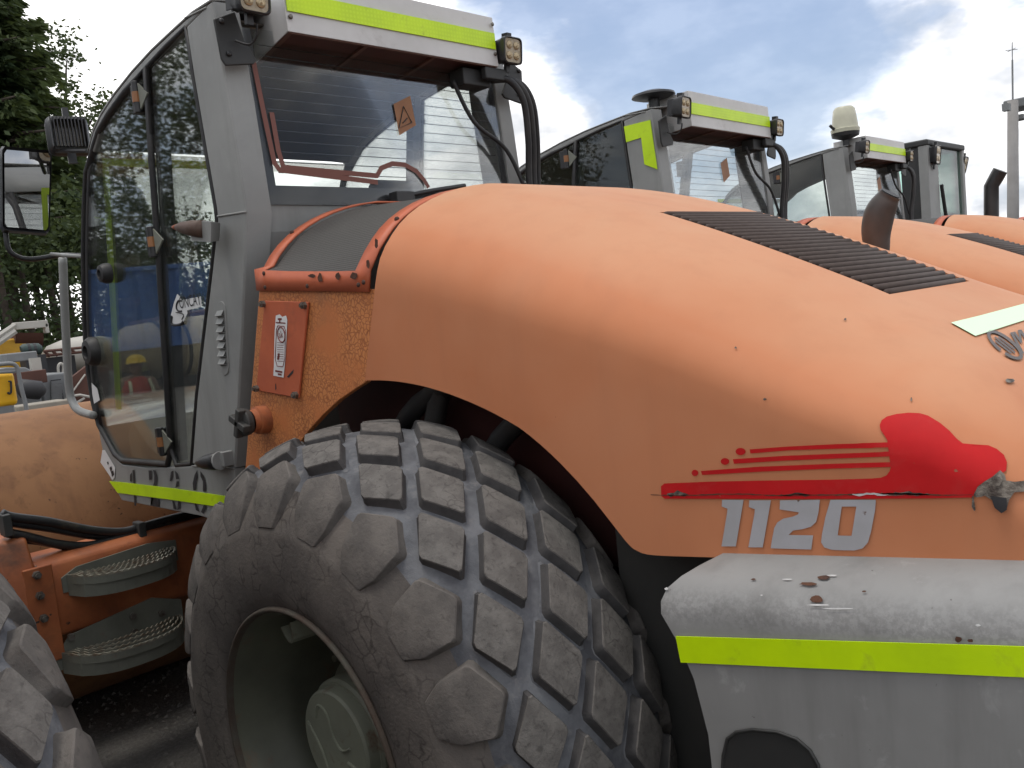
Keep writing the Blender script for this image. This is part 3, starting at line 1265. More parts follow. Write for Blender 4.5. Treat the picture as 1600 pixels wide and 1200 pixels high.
def make_cab(root):
    # gear of the two sides
    for T in (ident, mir):
        s = 1 if T is ident else -1
        # rear pillar: side face and turned rear face in one folded plate
        side = UL(QREAR, 1, CY)
        cre = UL(CREASE, 1, CY)
        poly = cre + side[::-1]
        mb = MB()
        mb.prism([T(p) for p in poly], (0, .045 * s, 0))
        inner = [Vector((p.x + .012, CY + .085, p.z)) for p in cre]
        a = [T(p + Vector((.001, .002, 0))) for p in cre]
        b = [T(p) for p in inner]
        a2 = [T(p + Vector((-.05, .03, 0))) for p in cre]
        b2 = [T(p + Vector((-.05, 0, 0))) for p in inner]
        for k in range(len(cre) - 1):
            mb.add([a[k], a[k + 1], b[k + 1], b[k], a2[k], a2[k + 1], b2[k + 1], b2[k]], [(0, 1, 2, 3), (3, 2, 6, 7), (4, 7, 6, 5), (0, 4, 5, 1)])
        mb.build('rear_pillar', 'grey_paint', root, bevel=.006)
        # roof rim
        mb = MB()
        poly = UL(ROOF, 1, CY + .001) + UL(RIM_IN, 1, CY + .001)[::-1]
        mb.prism([T(p) for p in poly], (0, .05 * s, 0))
        mb.build('roof_rim', 'grey_paint', root, bevel=.008)
        # sill below the door
        sill = [(153, 668), (178, 714), (190, 726), (230, 731), (276, 730), (300, 728), (366, 732), (372, 814), (335, 813), (310, 806), (190, 782), (172, 748), (160, 705)]
        mb = MB()
        mb.prism([T(p) for p in UL(sill, 1, CY)], (0, .04 * s, 0))
        mb.build('sill_panel', 'grey_paint', root, bevel=.005)
        # weld seams
        mb = MB()
        mb.tube([T(p) for p in UL([(340, 338), (384, 331)], 1, CY - .001)], .0035, 6)
        mb.tube([T(p) for p in UL([(289, 28), (322, 12)], 1, CY - .001)], .003, 6)
        mb.tube([T(p) for p in UL([(300, 728), (366, 732)], 1, CY - .001)], .003, 6)
        mb.build('weld_seam', 'grey_paint', root, smooth=True)
        # door
        door = empty('door')
        door.parent = root
        mb = MB()
        mb.prism([T(p) for p in UL(DOOR, 1, CY + .010)], (0, .005 * s, 0))
        mb.build('door_glass', 'side_glass', door)
        mb = MB()
        mb.tube([T(p) for p in UL(DOOR, 1, CY + .008)], .0125, 8, closed=True)
        mb.build('door_seal', 'black_rubber', door, smooth=True)
        inn = [(236, 112), (243, 250), (253, 400), (262, 560), (271, 712)]
        inn2 = [(246, 102), (252, 250), (262, 400), (270, 560), (279, 722)]
        mb = MB()
        mb.prism([T(p) for p in UL(inn + inn2[::-1], 1, CY + .035)], (0, .04 * s, 0))
        mb.build('door_post', 'chassis_paint', root, bevel=.004)
        mb = MB()
        mb.prism([T(p) for p in UL(QUART, 1, CY + .012)], (0, .005 * s, 0))
        q = mb.build('quarter_window', 'side_glass', root)
        mb = MB()
        mb.tube([T(p) for p in UL(QUART, 1, CY + .008)], .009, 8, closed=True)
        mb.build('window_seal', 'black_rubber', q, smooth=True)
        # hinges with their triangular plates
        for (hx, hy) in ((214, 152), (238, 378), (252, 690)):
            P = U((hx, hy), 1, CY - .01)
            h = empty('hinge')
            h.parent = door
            mb = MB()
            mb.cyl(T(P + Vector((0, 0, -.055))), T(P + Vector((0, 0, .055))), .014, 10)
            mb.box(*(sorted3(T(P + Vector((-.05, .0, -.05))), T(P + Vector((.005, .03, .05))))))
            mb.build('hinge_body', 'black_plastic', h, bevel=.004)
            mb = MB()
            mb.cyl(T(P + Vector((0, -.001, -.018))), T(P + Vector((0, -.001, .018))), .0155, 10)
            mb.build('hinge_pin', 'sticker_orange', h)
            mb = MB()
            mb.prism([T(P + Vector(q)) for q in ((.016, 0, .045), (.066, .008, .0), (.016, 0, -.045))], (0, .006 * s, 0))
            mb.build('hinge_plate', 'step_metal', h)
        # round knobs on the door glass
        for (kx, ky, r) in ((168, 427, .040), (146, 549, .062)):
            P = U((kx, ky), 1, CY)
            mb = MB()
            mb.lathe([(.012, .02), (.008, r), (-.012, r), (-.030, r * .8), (-.034, r * .45), (-.018, r * .4), (-.018, .001)] if T is ident else [(-.012, .02), (-.008, r), (.012, r), (.030, r * .8), (.034, r * .45), (.018, r * .4), (.018, .001)], tuple(T(P)), 'y', 20)
            mb.build('door_knob', 'black_rubber', door, auto=35)
    # roof skin, headliner, windscreen
    rp = UL(ROOF, 1, CY)
    mb = MB()
    rings = []
    for f in np.linspace(0, 1, 9):
        y = CY + f * (2 * YC - 2 * CY)
        cr = .035 * (1 - (2 * f - 1) ** 4)
        rings.append([Vector((p.x, y, p.z + .004 + cr * (1 if i < 6 else .4))) for i, p in enumerate(rp)])
    mb.loft(rings)
    mb.build('roof', 'grey_paint', root, smooth=True, solid=.006)
    ri = UL(RIM_IN, 1, CY)
    mb = MB()
    mb.loft([[Vector((p.x, y, p.z + .012)) for p in [ri[0] + Vector((.12, 0, -.01))] + ri] for y in (CY + .05, 2 * YC - CY - .05)])
    mb.build('headliner', 'headliner', root, solid=.006)
    fr = UL(FRONT, 1, CY)
    mb = MB()
    mb.loft([[Vector((p.x, y, p.z)) for p in fr] for y in (CY + .03, 2 * YC - CY - .03)])
    mb.build('windscreen', 'side_glass', root, smooth=True, solid=.005)
    for T in (ident, mir):
        mb = MB()
        mb.tube([T(p + Vector((.01, .02, 0))) for p in fr], .016, 8)
        mb.build('front_pillar', 'black_rubber', root, smooth=True)
    # lower front panel, floor, rear wall
    lo = UL([(153, 668), (160, 705), (172, 748), (190, 782)], 1, CY)
    mb = MB()
    mb.loft([[Vector((p.x, y, p.z)) for p in lo] for y in (CY + .02, 2 * YC - CY - .02)])
    mb.build('front_panel', 'grey_paint', root, solid=.01)
    zf = U((230, 735), 1, CY).z - .02
    mb = MB()
    mb.box((-1.95, CY + .045, zf - .05), (-.98, 2 * YC - CY - .045, zf))
    mb.build('cab_floor', 'beige_plastic', root, bevel=.005)
    # moulded beige console at the front of the floor
    mb = MB()
    prof = [(-2.00, zf + .16), (-1.93, zf + .20), (-1.80, zf + .10), (-1.55, zf + .015), (-1.55, zf + .002), (-2.0, zf + .002)]
    mb.prism([(x, CY + .06, z) for x, z in prof], (0, 1.12, 0))
    mb.build('floor_console', 'beige_plastic', root, bevel=.02, seg=3)
    P = U((214, 653), 1, CY + .30)
    mb = MB()
    mb.lathe([(0, .001), (.012, .03), (.02, .065), (.0, .07)], (-1.86, .78, zf + .155), 'z', 24)
    mb.build('console_vent', 'black_plastic', root, smooth=True)
    cre = UL(CREASE, 1, CY)
    kz = cre[2]
    mb = MB()
    mb.loft([[Vector((p.x - .014, y, p.z)) for p in (kz + Vector((0, 0, .034)), kz + Vector((-.01, 0, -.05)), cre[3], cre[4])] for y in (CY + .08, 2 * YC - CY - .08)])
    mb.build('rear_wall', 'grey_paint', root, solid=.02)
    # rear window
    yl, yr = CY + .083, 2 * YC - CY - .083
    top = cre[0] + (cre[2] - cre[0]) * .10
    bot = cre[2] + Vector((0, 0, .03))

    def rg(y, f, d=0.0):                         # f = 0 bottom .. 1 top
        p = bot + (top - bot) * f
        return Vector((p.x + .006 + d, y, p.z))
    mb = MB()
    mb.add([rg(yl, 0), rg(yr, 0), rg(yr, 1), rg(yl, 1)], [(0, 1, 2, 3)])
    rw = mb.build('rear_window', 'rear_glass', root, solid=.005)
    hgt = (top - bot).length
    fb = .062 / hgt
    mb = MB()
    mb.add([rg(yl, 0, -.006), rg(yr, 0, -.006), rg(yr, fb, -.006), rg(yl, fb, -.006)], [(0, 1, 2, 3)])
    for a, b in ((yl, yl + .035), (yr - .035, yr)):
        mb.add([rg(a, fb, -.006), rg(b, fb, -.006), rg(b, 1, -.006), rg(a, 1, -.006)], [(0, 1, 2, 3)])
    mb.build('window_border', 'frit', rw)
    mb = MB()
    for k in range(13):
        f = fb + .07 + k * (.9 - fb) / 13
        mb.add([rg(yl + .05, f, -.003), rg(yr - .05, f, -.003), rg(yr - .05, f + .0055, -.003), rg(yl + .05, f + .0055, -.003)], [(0, 1, 2, 3)])
    mb.build('heating_wire', 'ink', rw)

    def onrg(p):
        # photograph place on the sloping rear glass
        d = ray(p)
        n = Vector((top.z - bot.z, 0, -(top.x - bot.x))).normalized()
        o = rg(yl, 0)
        t = (Vector(o) - Vector(CC)).dot(n) / Vector(d).dot(n)
        return Vector(CC + d * t) + n * .0035
    mb = MB()
    for path in ([(396, 100), (412, 180), (428, 255), (436, 266), (588, 285)], [(424, 178), (434, 235), (442, 262), (588, 275), (595, 263), (612, 256), (632, 258), (650, 268), (662, 282), (668, 292)]):
        P = [onrg(p) for p in path]
        for k in range(len(P) - 1):
            t = (P[k + 1] - P[k]).normalized()
            w = t.cross(Vector((1, 0, 0))).normalized() * .0085
            e = t * .004
            mb.add([P[k] - w - e, P[k + 1] - w + e, P[k + 1] + w + e, P[k] + w - e], [(0, 1, 2, 3)])
    mb.build('window_stripe', 'stripe_redbrown', rw)
    for k, o in enumerate([((614, 163), (640, 150), (649, 196), (623, 212))]):
        mb = MB()
        mb.add([onrg(p) for p in o], [(0, 1, 2, 3)])
        st = mb.build('warning_sticker', 'sticker_orange', rw)
        mb = MB()
        tri = [onrg(p) + Vector((.002, 0, 0)) for p in ((629, 167), (642, 192), (622, 201))]
        mb.tube(tri, .0022, 5, closed=True)
        mb.tube([tri[2] * .75 + tri[0] * .25 + Vector((0, .012, .0)), tri[1] * .75 + tri[0] * .25 - Vector((0, .012, 0))], .002, 5)
        mb.build('warning_triangle', 'ink', rw)
    # wiper
    mb = MB()
    P = rg(YC - .03, .05, .03)
    mb.box((P.x - .02, P.y - .05, P.z - .035), (P.x + .025, P.y + .03, P.z + .015))
    mb.tube([P, P + Vector((.015, .12, .02)), P + Vector((.0, .30, .045))], .009, 8)
    mb.build('wiper', 'black_plastic', root, bevel=.003)
    # seat, steering column, lever box
    seat = empty('seat')
    seat.parent = root
    mb = MB()
    mb.box((-1.35, .98, zf + .35), (-.95, 1.42, zf + .47))
    mb.build('seat_cushion', 'seat_fabric', seat, bevel=.05, seg=4)
    mb = MB()
    mb.box((-1.00, .99, zf + .42), (-.87, 1.41, zf + .95), Matrix.Rotation(.12, 3, 'Y'))
    mb.build('seat_back', 'seat_fabric', seat, bevel=.055, seg=4)
    mb = MB()
    mb.box((-.955, 1.08, zf + .91), (-.875, 1.32, zf + 1.05))
    mb.build('headrest', 'seat_fabric', seat, bevel=.035, seg=4)
    mb = MB()
    mb.box((-1.30, 1.07, zf), (-1.0, 1.32, zf + .36))
    mb.build('seat_base', 'chassis_paint', seat, bevel=.01)
    mb = MB()
    mb.tube([(-1.72, YC, zf), (-1.66, YC, zf + .45), (-1.60, YC, zf + .62)], .03, 10)
    ring = []
    for k in range(24):
        q = 2 * math.pi * k / 24
        ring.append(Vector((-1.60 + .17 * math.cos(q) * .85, YC + .19 * math.sin(q), zf + .63 + .17 * math.cos(q) * -.45)))
    mb.tube(ring, .012, 8, closed=True)
    mb.build('steering_wheel', 'black_plastic', root, smooth=True)
    mb = MB()
    mb.box((-1.15, .50, zf + .02), (-.95, .72, zf + .42))
    mb.box((-1.45, 1.46, zf + .02), (-.95, 1.60, zf + .50))
    mb.build('side_console', 'bg_grey', root, bevel=.015)
    # green-yellow tape inside the windscreen
    fy = 2 * YC - CY - .06
    mb = MB()
    for quad in (((160, 247), (338, 252), (338, 265), (160, 259)), ((160, 259), (170, 259), (190, 640), (181, 640))):
        mb.add(UL(quad, 0, -1.985), [(0, 1, 2, 3)])
    mb.build('window_tape', 'tape_olive', root)
    # dark sun blind at the top of the near door, inside
    return rw


def sorted3(a, b):
    return (tuple(min(p, q) for p, q in zip(a, b)), tuple(max(p, q) for p, q in zip(a, b)))


def work_light(root, c, yaw=0.0, pitch=0.0, size=.055, name='work_light', nf=6):
    """square LED lamp looking along +x before it is turned"""
    w = empty(name, c)
    w.parent = root
    w.rotation_euler = (0, pitch, yaw)
    s = size
    mb = MB()

    def sq(x, k):
        r = .35
        pts = []
        for cx, cy, a0 in ((1, 1, 0), (-1, 1, 90), (-1, -1, 180), (1, -1, 270)):
            for j in range(4):
                q = math.radians(a0 + 30 * j)
                pts.append(Vector((x, (cx * (1 - r) + r * math.cos(q)) * s * k, (cy * (1 - r) + r * math.sin(q)) * s * k)))
        return pts
    mb.loft([sq(-.035, .7), sq(-.03, .85), sq(.0, .92), sq(.012, 1.0), sq(.03, 1.0), sq(.033, .92), sq(.026, .86)], True, False)
    b = mb.build('housing', 'black_plastic', w, auto=35)
    for k in range(nf):
        mb = MB()
        y = -s * .8 + 1.6 * s * k / (nf - 1)
        mb.box((-.055, y - .0022, -s * .75), (-.02, y + .0022, s * .75))
        mb.build('fin', 'black_plastic', b)
    mb = MB()
    p = sq(.0265, .87)
    mb.add(p, [tuple(range(len(p)))])
    mb.build('lens', 'lens_glass', w)
    for cy in (-1, 1):
        for cz in (-1, 1):
            mb = MB()
            mb.lathe([(.0275, s * .30), (.031, s * .27), (.029, s * .12), (.033, .001)], (0, cy * s * .38, cz * s * .38), 'x', 14)
            mb.build('reflector', 'lens_reflector', w, smooth=True)
    mb = MB()
    mb.box((-.02, -.012, s * .9), (.01, .012, s * 1.35))
    mb.build('bracket', 'black_plastic', w)
    mb = MB()
    mb.box((-.015, -s * .2, -s * 1.5), (.0, s * .2, -s * .9))
    mb.build('cable_plug', 'black_plastic', w)
    return w


BXR, BXF, BZ0, BZ1 = -.60, -.905, 2.652, 2.835
BY0, BY1 = .592, 1.508


def make_box(root):
    b = empty('air_conditioner')
    b.parent = root
    # casing: rear face, ends and top as folded sheet, open below
    mb = MB()
    r0, r1 = Vector((BXR, BY0, BZ0)), Vector((BXR, BY1, BZ0))
    t0, t1 = Vector((BXR - .008, BY0, BZ1)), Vector((BXR - .008, BY1, BZ1))
    f0, f1 = Vector((BXF, BY0 + .06, BZ0 - .01)), Vector((BXF, BY1 + .06, BZ0 - .01))
    g0, g1 = Vector((BXF, BY0 + .06, BZ1)), Vector((BXF, BY1 + .06, BZ1))
    mb.add([r0, r1, t1, t0, f0, f1, g1, g0], [(0, 1, 2, 3), (0, 3, 7, 4), (1, 5, 6, 2), (3, 2, 6, 7)])
    cas = mb.build('casing', 'white_paint', b, solid=.005)
    md = cas.modifiers.new('bevel', 'BEVEL')
    md.width = .006
    md.segments = 2
    mb = MB()
    k = Vector((0, 0, .012))
    mb.add([r0 + k + Vector((-.004, .004, 0)), r1 + k + Vector((-.004, -.004, 0)), f1 + k, f0 + k], [(0, 1, 2, 3)])
    mb.build('underside', 'underside_red', b, solid=.006)
    for y in (BY0 + .006, BY0 + .30, BY0 + .60, BY1 - .012):
        mb = MB()
        mb.add([Vector((BXR - .006, y, BZ0 + .004)), Vector((BXR - .006, y + .016, BZ0 + .004)), Vector((BXF, y + .076, BZ0 - .004)), Vector((BXF, y + .06, BZ0 - .004))], [(0, 1, 2, 3)])
        mb.build('underside_rib', 'underside_rib', b, solid=.008)
    mb = MB()
    mb.box((BXR - .012, BY0 + .004, BZ0 - .003), (BXR - .004, BY1 - .004, BZ0 + .008))
    mb.build('lower_edge', 'underside_rib', b)
    # reflective tape on the rear face
    for i, (a, c) in enumerate(((BY0 + .004, BY1 - .006),)):
        mb = MB()
        mb.box((BXR + .0005, a, BZ0 + .062), (BXR + .0045, c, BZ0 + .122), None)
        mb.build('reflective_tape', 'tape_yellow', b)
    for y in (BY0 + .012, BY1 - .012):
        for z in (BZ0 + .045, BZ0 + .155):
            mb = MB()
            mb.sphere((BXR + .004, y, z), .008, 6, (.6, 1, 1))
            mb.build('screw', 'bolt_steel', b, smooth=True)
    # brackets to the pillars
    for T in (ident, mir):
        mb = MB()
        A = UL([(333, 30), (366, 18), (380, 60), (400, 94), (396, 101), (352, 103), (345, 92)], 0, -.672)
        mb.add([T(q) for q in A], [tuple(range(7))])
        br = mb.build('mounting_bracket', 'dark_paint', b, solid=.010, bevel=.004)
        for q in (U((346, 33), 0, -.665), U((358, 84), 0, -.665)):
            mb = MB()
            mb.sphere(T(q), .010, 6, (.7, .9, .9))
            mb.build('bracket_bolt', 'black_plastic', b, smooth=True)
    work_light(root, (-.575, .455, 2.728), 0.05, .12, .054)
    work_light(root, (-.59, 1.560, 2.712), 0.0, .10, .050)
    # lamp cable
    mb = MB()
    mb.tube(smoothpath([(-.59, .478, 2.655), (-.60, .48, 2.625), (-.63, .47, 2.605), (-.66, .44, 2.62)], 5), .0035, 6)
    mb.build('lamp_cable', 'black_rubber', root, smooth=True)
    mb = MB()
    mb.box((-.63, 1.44, BZ0 - .05), (-.60, 1.56, BZ0 - .005))
    mb.box((-.72, 1.36, BZ0 - .07), (-.64, 1.50, BZ0 - .006))
    mb.build('drain_valve', 'dark_paint', root, bevel=.006)
    for k, (dy, r) in enumerate(((0, .014), (.028, .014), (.055, .010))):
        mb = MB()
        mb.tube(smoothpath([(-.64, 1.50 + dy * .3, BZ0 - .04), (-.60, 1.56 + dy, BZ0 - .045), (-.58, 1.61 + dy, BZ0 - .12), (-.60, 1.64 + dy, BZ0 - .26), (-.63, 1.655 + dy, BZ0 - .42), (-.64, 1.66 + dy, BZ0 - .62)], 6), r, 8)
        mb.build('coolant_hose', 'black_rubber', root, smooth=True)
    mb = MB()
    mb.tube(smoothpath([(-.68, 1.34, BZ0 - .05), (-.67, 1.42, BZ0 - .20), (-.65, 1.56, BZ0 - .30), (-.64, 1.64, BZ0 - .46)], 6), .008, 8)
    mb.build('drain_hose', 'black_rubber', root, smooth=True)
    return b


def make_counterweight(root):
    """grey rear fender and ballast with a rounded top edge"""
    ys = .26
    top = [(1084, 893), (1062, 905), (1041, 925), (1031, 947), (1036, 965), (1056, 993)]
    # outline in the plane of its side, from the nose round to the rear
    left = UL([(1031, 947), (1034, 962), (1058, 1000), (1080, 1050), (1100, 1110), (1115, 1200), (1122, 1290)], 1, ys)
    zr = [p for p in left]
    # vertical stations along x: section with a rounded shoulder
    xs = [left[0].x + .0, .93, 1.0, 1.1, 1.25, 1.4, 1.55, 1.70]
    rings = []

    def ztop(x):
        return 1.262 + .112 * (x - .90)

    def xl(z):
        zz = [p.z for p in left][::-1]
        xx = [p.x for p in left][::-1]
        return float(np.interp(z, zz, xx))
    nx = 14
    levels = []
    for k in range(7):                           # shoulder
        q = math.radians(90 * k / 6)
        levels.append((ys + .13 * (1 - math.sin(q)), -.085 * (1 - math.cos(q))))
    for dz in (-.14, -.20, -.30, -.45, -.62, -.75):
        levels.append((ys, dz))
    levels = [(ys + .30, .0)] + levels
    grid = []
    for li, (y, dz) in enumerate(levels):
        row = []
        for i in range(nx + 1):
            f = i / nx
            z0 = ztop(.9) + dz
            xs0 = xl(z0) if dz < -.06 else left[0].x + .075 * ((dz + .06) / .06) ** 2 + (.02 if li == 0 else 0)
            x = xs0 + (1.72 - xs0) * f
            row.append(Vector((x, y, ztop(x) + dz)))
        grid.append(row)
    hole = MB()
    mb = MB()
    for a in range(len(grid) - 1):
        for i in range(nx):
            mb.add([grid[a][i], grid[a][i + 1], grid[a + 1][i + 1], grid[a + 1][i]], [(0, 1, 2, 3)])
    # end turned inwards at the nose
    end = [r[0] for r in grid]
    mb.loft([end, [p + Vector((.02, .25, 0)) for p in end]])
    mr = MB()
    mr.add([mir(v) for v in mb.v], mb.f)
    o = mb.build('rear_fender', 'counterweight_paint', root, auto=40)
    mr.build('rear_fender', 'counterweight_paint', root, auto=40)
    mr = MB()
    mr.box((1.28, .44, .48), (1.70, 2 * YC - .44, 1.27))
    mr.build('rear_ballast', 'counterweight_paint', root, bevel=.03)
    # flat dark face painted as the shade inside a side hole, with a lip
    hp = [(1128, 1215), (1130, 1180), (1136, 1155), (1150, 1144), (1175, 1140), (1215, 1144), (1245, 1155), (1265, 1172), (1278, 1195), (1284, 1230), (1286, 1290), (1128, 1290)]
    H = UL(hp, 1, ys - .004)
    mb = MB()
    mb.add(H, [tuple(range(len(H)))])
    mb.build('recess_shade', 'dark_paint', o)
    mb = MB()
    mb.tube(H, .003, 8, closed=True)
    mb.build('recess_lip', 'dark_paint', o, smooth=True)
    mb = MB()
    tp = [(1056, 994), (1600, 1010), (1700, 1013), (1700, 1066), (1600, 1058), (1064, 1035)]
    mb.add(UL(tp, 1, ys - .003), [tuple(range(6))])
    mb.build('reflective_tape', 'tape_yellow', o, solid=.002)
    return o


def make_running_gear(root):
    # chassis inside the wheel arches
    mb = MB()
    mb.box((-.95, .62, .45), (1.6, 1.48, 1.10))
    mb.box((-.60, .60, 1.10), (.55, 1.5, 1.75))
    mb.build('chassis', 'dark_red_paint', root, bevel=.02)
    mb = MB()
    mb.box((.58, .50, .42), (1.6, .54, 1.30))
    mb.box((.58, 1.56, .42), (1.6, 1.60, 1.30))
    mb.box((.56, .54, .42), (.60, 1.56, 1.60))
    mb.build('engine_bulkhead', 'chassis_paint', root, bevel=.006)
    mb = MB()
    mb.cyl((0, .28, AXZ), (0, 1.82, AXZ), .11, 20)
    mb.sphere((0, YC, AXZ), .26, 10)
    mb.build('axle', 'chassis_paint', root, smooth=True)
    mb = MB()
    for k, (a, b) in enumerate((((-.35, .58, 1.30), (.25, .56, 1.62)), ((.05, .55, 1.20), (.45, .55, 1.55)), ((-.1, .56, 1.1), (.1, .55, 1.7)))):
        mb.tube(smoothpath([a, ((a[0] + b[0]) / 2, .50, (a[2] + b[2]) / 2 + .05), b], 5), .028, 8)
    mb.build('engine_hose', 'black_rubber', root, smooth=True)
    # front frame: cross beam, yoke plates
    ff = empty('front_frame')
    ff.parent = root
    prof = [(-1.90, .63), (-1.885, .66), (-1.885, .87), (-1.90, .92), (-1.94, .945), (-2.06, .95), (-2.09, .93), (-2.10, .63)]
    mb = MB()
    mb.prism([(x, .02, z) for x, z in prof], (0, 2.06, 0))
    mb.build('cross_beam', 'rusty_orange_paint', ff, bevel=.012, seg=3)
    for y0, y1 in ((-.10, .02), (2.08, 2.20)):
        mb = MB()
        pr = [(-1.87, .52), (-1.87, .90), (-1.93, 1.04), (-2.05, 1.06), (-2.25, .98), (-2.6, .95), (-3.25, .95), (-3.25, .52), (-2.5, .50)]
        mb.prism([(x, y0, z) for x, z in pr], (0, y1 - y0, 0))
        mb.build('yoke_plate', 'rusty_orange_paint', ff, bevel=.014, seg=3)
    for (px, py) in ((56, 898), (61, 930), (67, 965)):
        P = U((px, py), 0, -1.872)
        mb = MB()
        mb.cyl(P, P + Vector((.022, 0, 0)), .016, 6)
        mb.cyl(P + Vector((.02, 0, 0)), P + Vector((.032, 0, 0)), .009, 8)
        mb.build('flange_bolt', 'bolt_steel', ff)
    mb = MB()
    mb.box((-1.884, -.03, .55), (-1.868, .075, .93))
    mb.build('flange_plate', 'rusty_orange_paint', ff, bevel=.006)
    # two steps with serrated treads
    for (c0, c1, zz, dep, back) in (((105, 890), (273, 868), .0, .17, False), ((95, 1000), (285, 985), .0, .20, True)):
        A = U(c0, 0, -1.86)
        B = U(c1, 0, -1.86)
        z = (A.z + B.z) / 2 + .01
        y0, y1 = A.y, B.y
        yc, hw = (y0 + y1) / 2, (y1 - y0) / 2
        st = empty('step')
        st.parent = ff
        edge = []
        for k in range(15):
            f = -1 + 2 * k / 14
            edge.append((-1.885 + dep * (1 - abs(f) ** 2.6) ** .6 * (1 if abs(f) < 1 else 0) + .015, yc + hw * f))
        mb = MB()
        mb.loft([[(x, y, z) for x, y in edge], [(x - .006, y, z - .085) for x, y in edge]])
        mb.build('step_tray', 'step_metal', st, solid=.006)
        mb = MB()
        h = .10 if back else .035
        mb.add([(-1.8805, y0 - .02, z - .07), (-1.8805, y1 + .02, z - .07), (-1.8805, y1 + .02, z + h * .55), (-1.8805, y1 - .10, z + h), (-1.8805, y0 + .04, z + h * .55), (-1.8805, y0 - .02, z - .01)], [(0, 1, 2, 3, 4, 5)])
        mb.build('step_bracket', 'step_metal', st, solid=.008)
        for r in range(4):
            s = 1.0 - .235 * r
            pts = []
            for k in range(37):
                f = -1 + 2 * k / 36
                x = -1.87 + (dep + .01) * s * (1 - abs(f) ** 2.6) ** .6
                pts.append((x, yc + hw * f * (.985 - .05 * r), z + .002 + (.0035 if k % 2 else -.0035)))
            mb = MB()
            mb.loft([pts, [(x, y, z - .006) for x, y, _ in pts]])
            sb = mb.build('serrated_bar', 'serration_metal', st, solid=.0045)
            mb = MB()
            mb.loft([[(x, y, z - .006) for x, y, _ in pts], [(x, y, z - .034) for x, y, _ in pts]])
            mb.build('bar_web', 'step_metal', st, solid=.003)
        if back:
            for (px, py) in ((110, 995), (207, 962), (210, 987), (252, 958)):
                P = U((px, py), 0, -1.874)
                mb = MB()
                mb.cyl(P, P + Vector((.014, 0, 0)), .014, 10)
                mb.build('step_bolt', 'bolt_steel', st)
    # drum
    mb = MB()
    mb.lathe([(.06, .001), (.06, .60), (.10, .62), (.10, .70), (.06, .725), (.065, .73), (2.035, .73), (2.04, .725), (2.0, .70), (2.0, .62), (2.04, .60), (2.04, .001)], (-3.0, 0, .73), 'y', 120)
    mb.build('drum', 'drum_steel', root, auto=30)
    # hydraulic hoses lying over the cross beam
    for k, pts in enumerate(([(2, 802), (20, 808), (75, 815), (140, 828), (190, 831), (225, 822), (280, 807), (335, 796)],
                             [(5, 815), (30, 818), (80, 825), (140, 836), (200, 838), (240, 828), (330, 800)],
                             [(8, 832), (40, 838), (90, 850), (135, 853), (180, 843), (225, 828), (270, 818), (335, 800)],
                             [(20, 845), (60, 848), (120, 858), (165, 850), (210, 836), (250, 824)])):
        P = [U(p, 0, -1.96 - .02 * (k % 2)) for p in pts]
        mb = MB()
        mb.tube(smoothpath(P, 5), .018 if k < 3 else .010, 8)
        mb.build('hydraulic_hose', 'dusty_hose', root, smooth=True)
    for (px, py, w) in ((218, 826, .03), (8, 815, .03)):
        P = U((px, py), 0, -1.95)
        mb = MB()
        mb.box((P.x - .035, P.y - w / 2, P.z - .055), (P.x + .035, P.y + w / 2, P.z + .03))
        mb.build('hose_clamp', 'chassis_paint', root, bevel=.005)


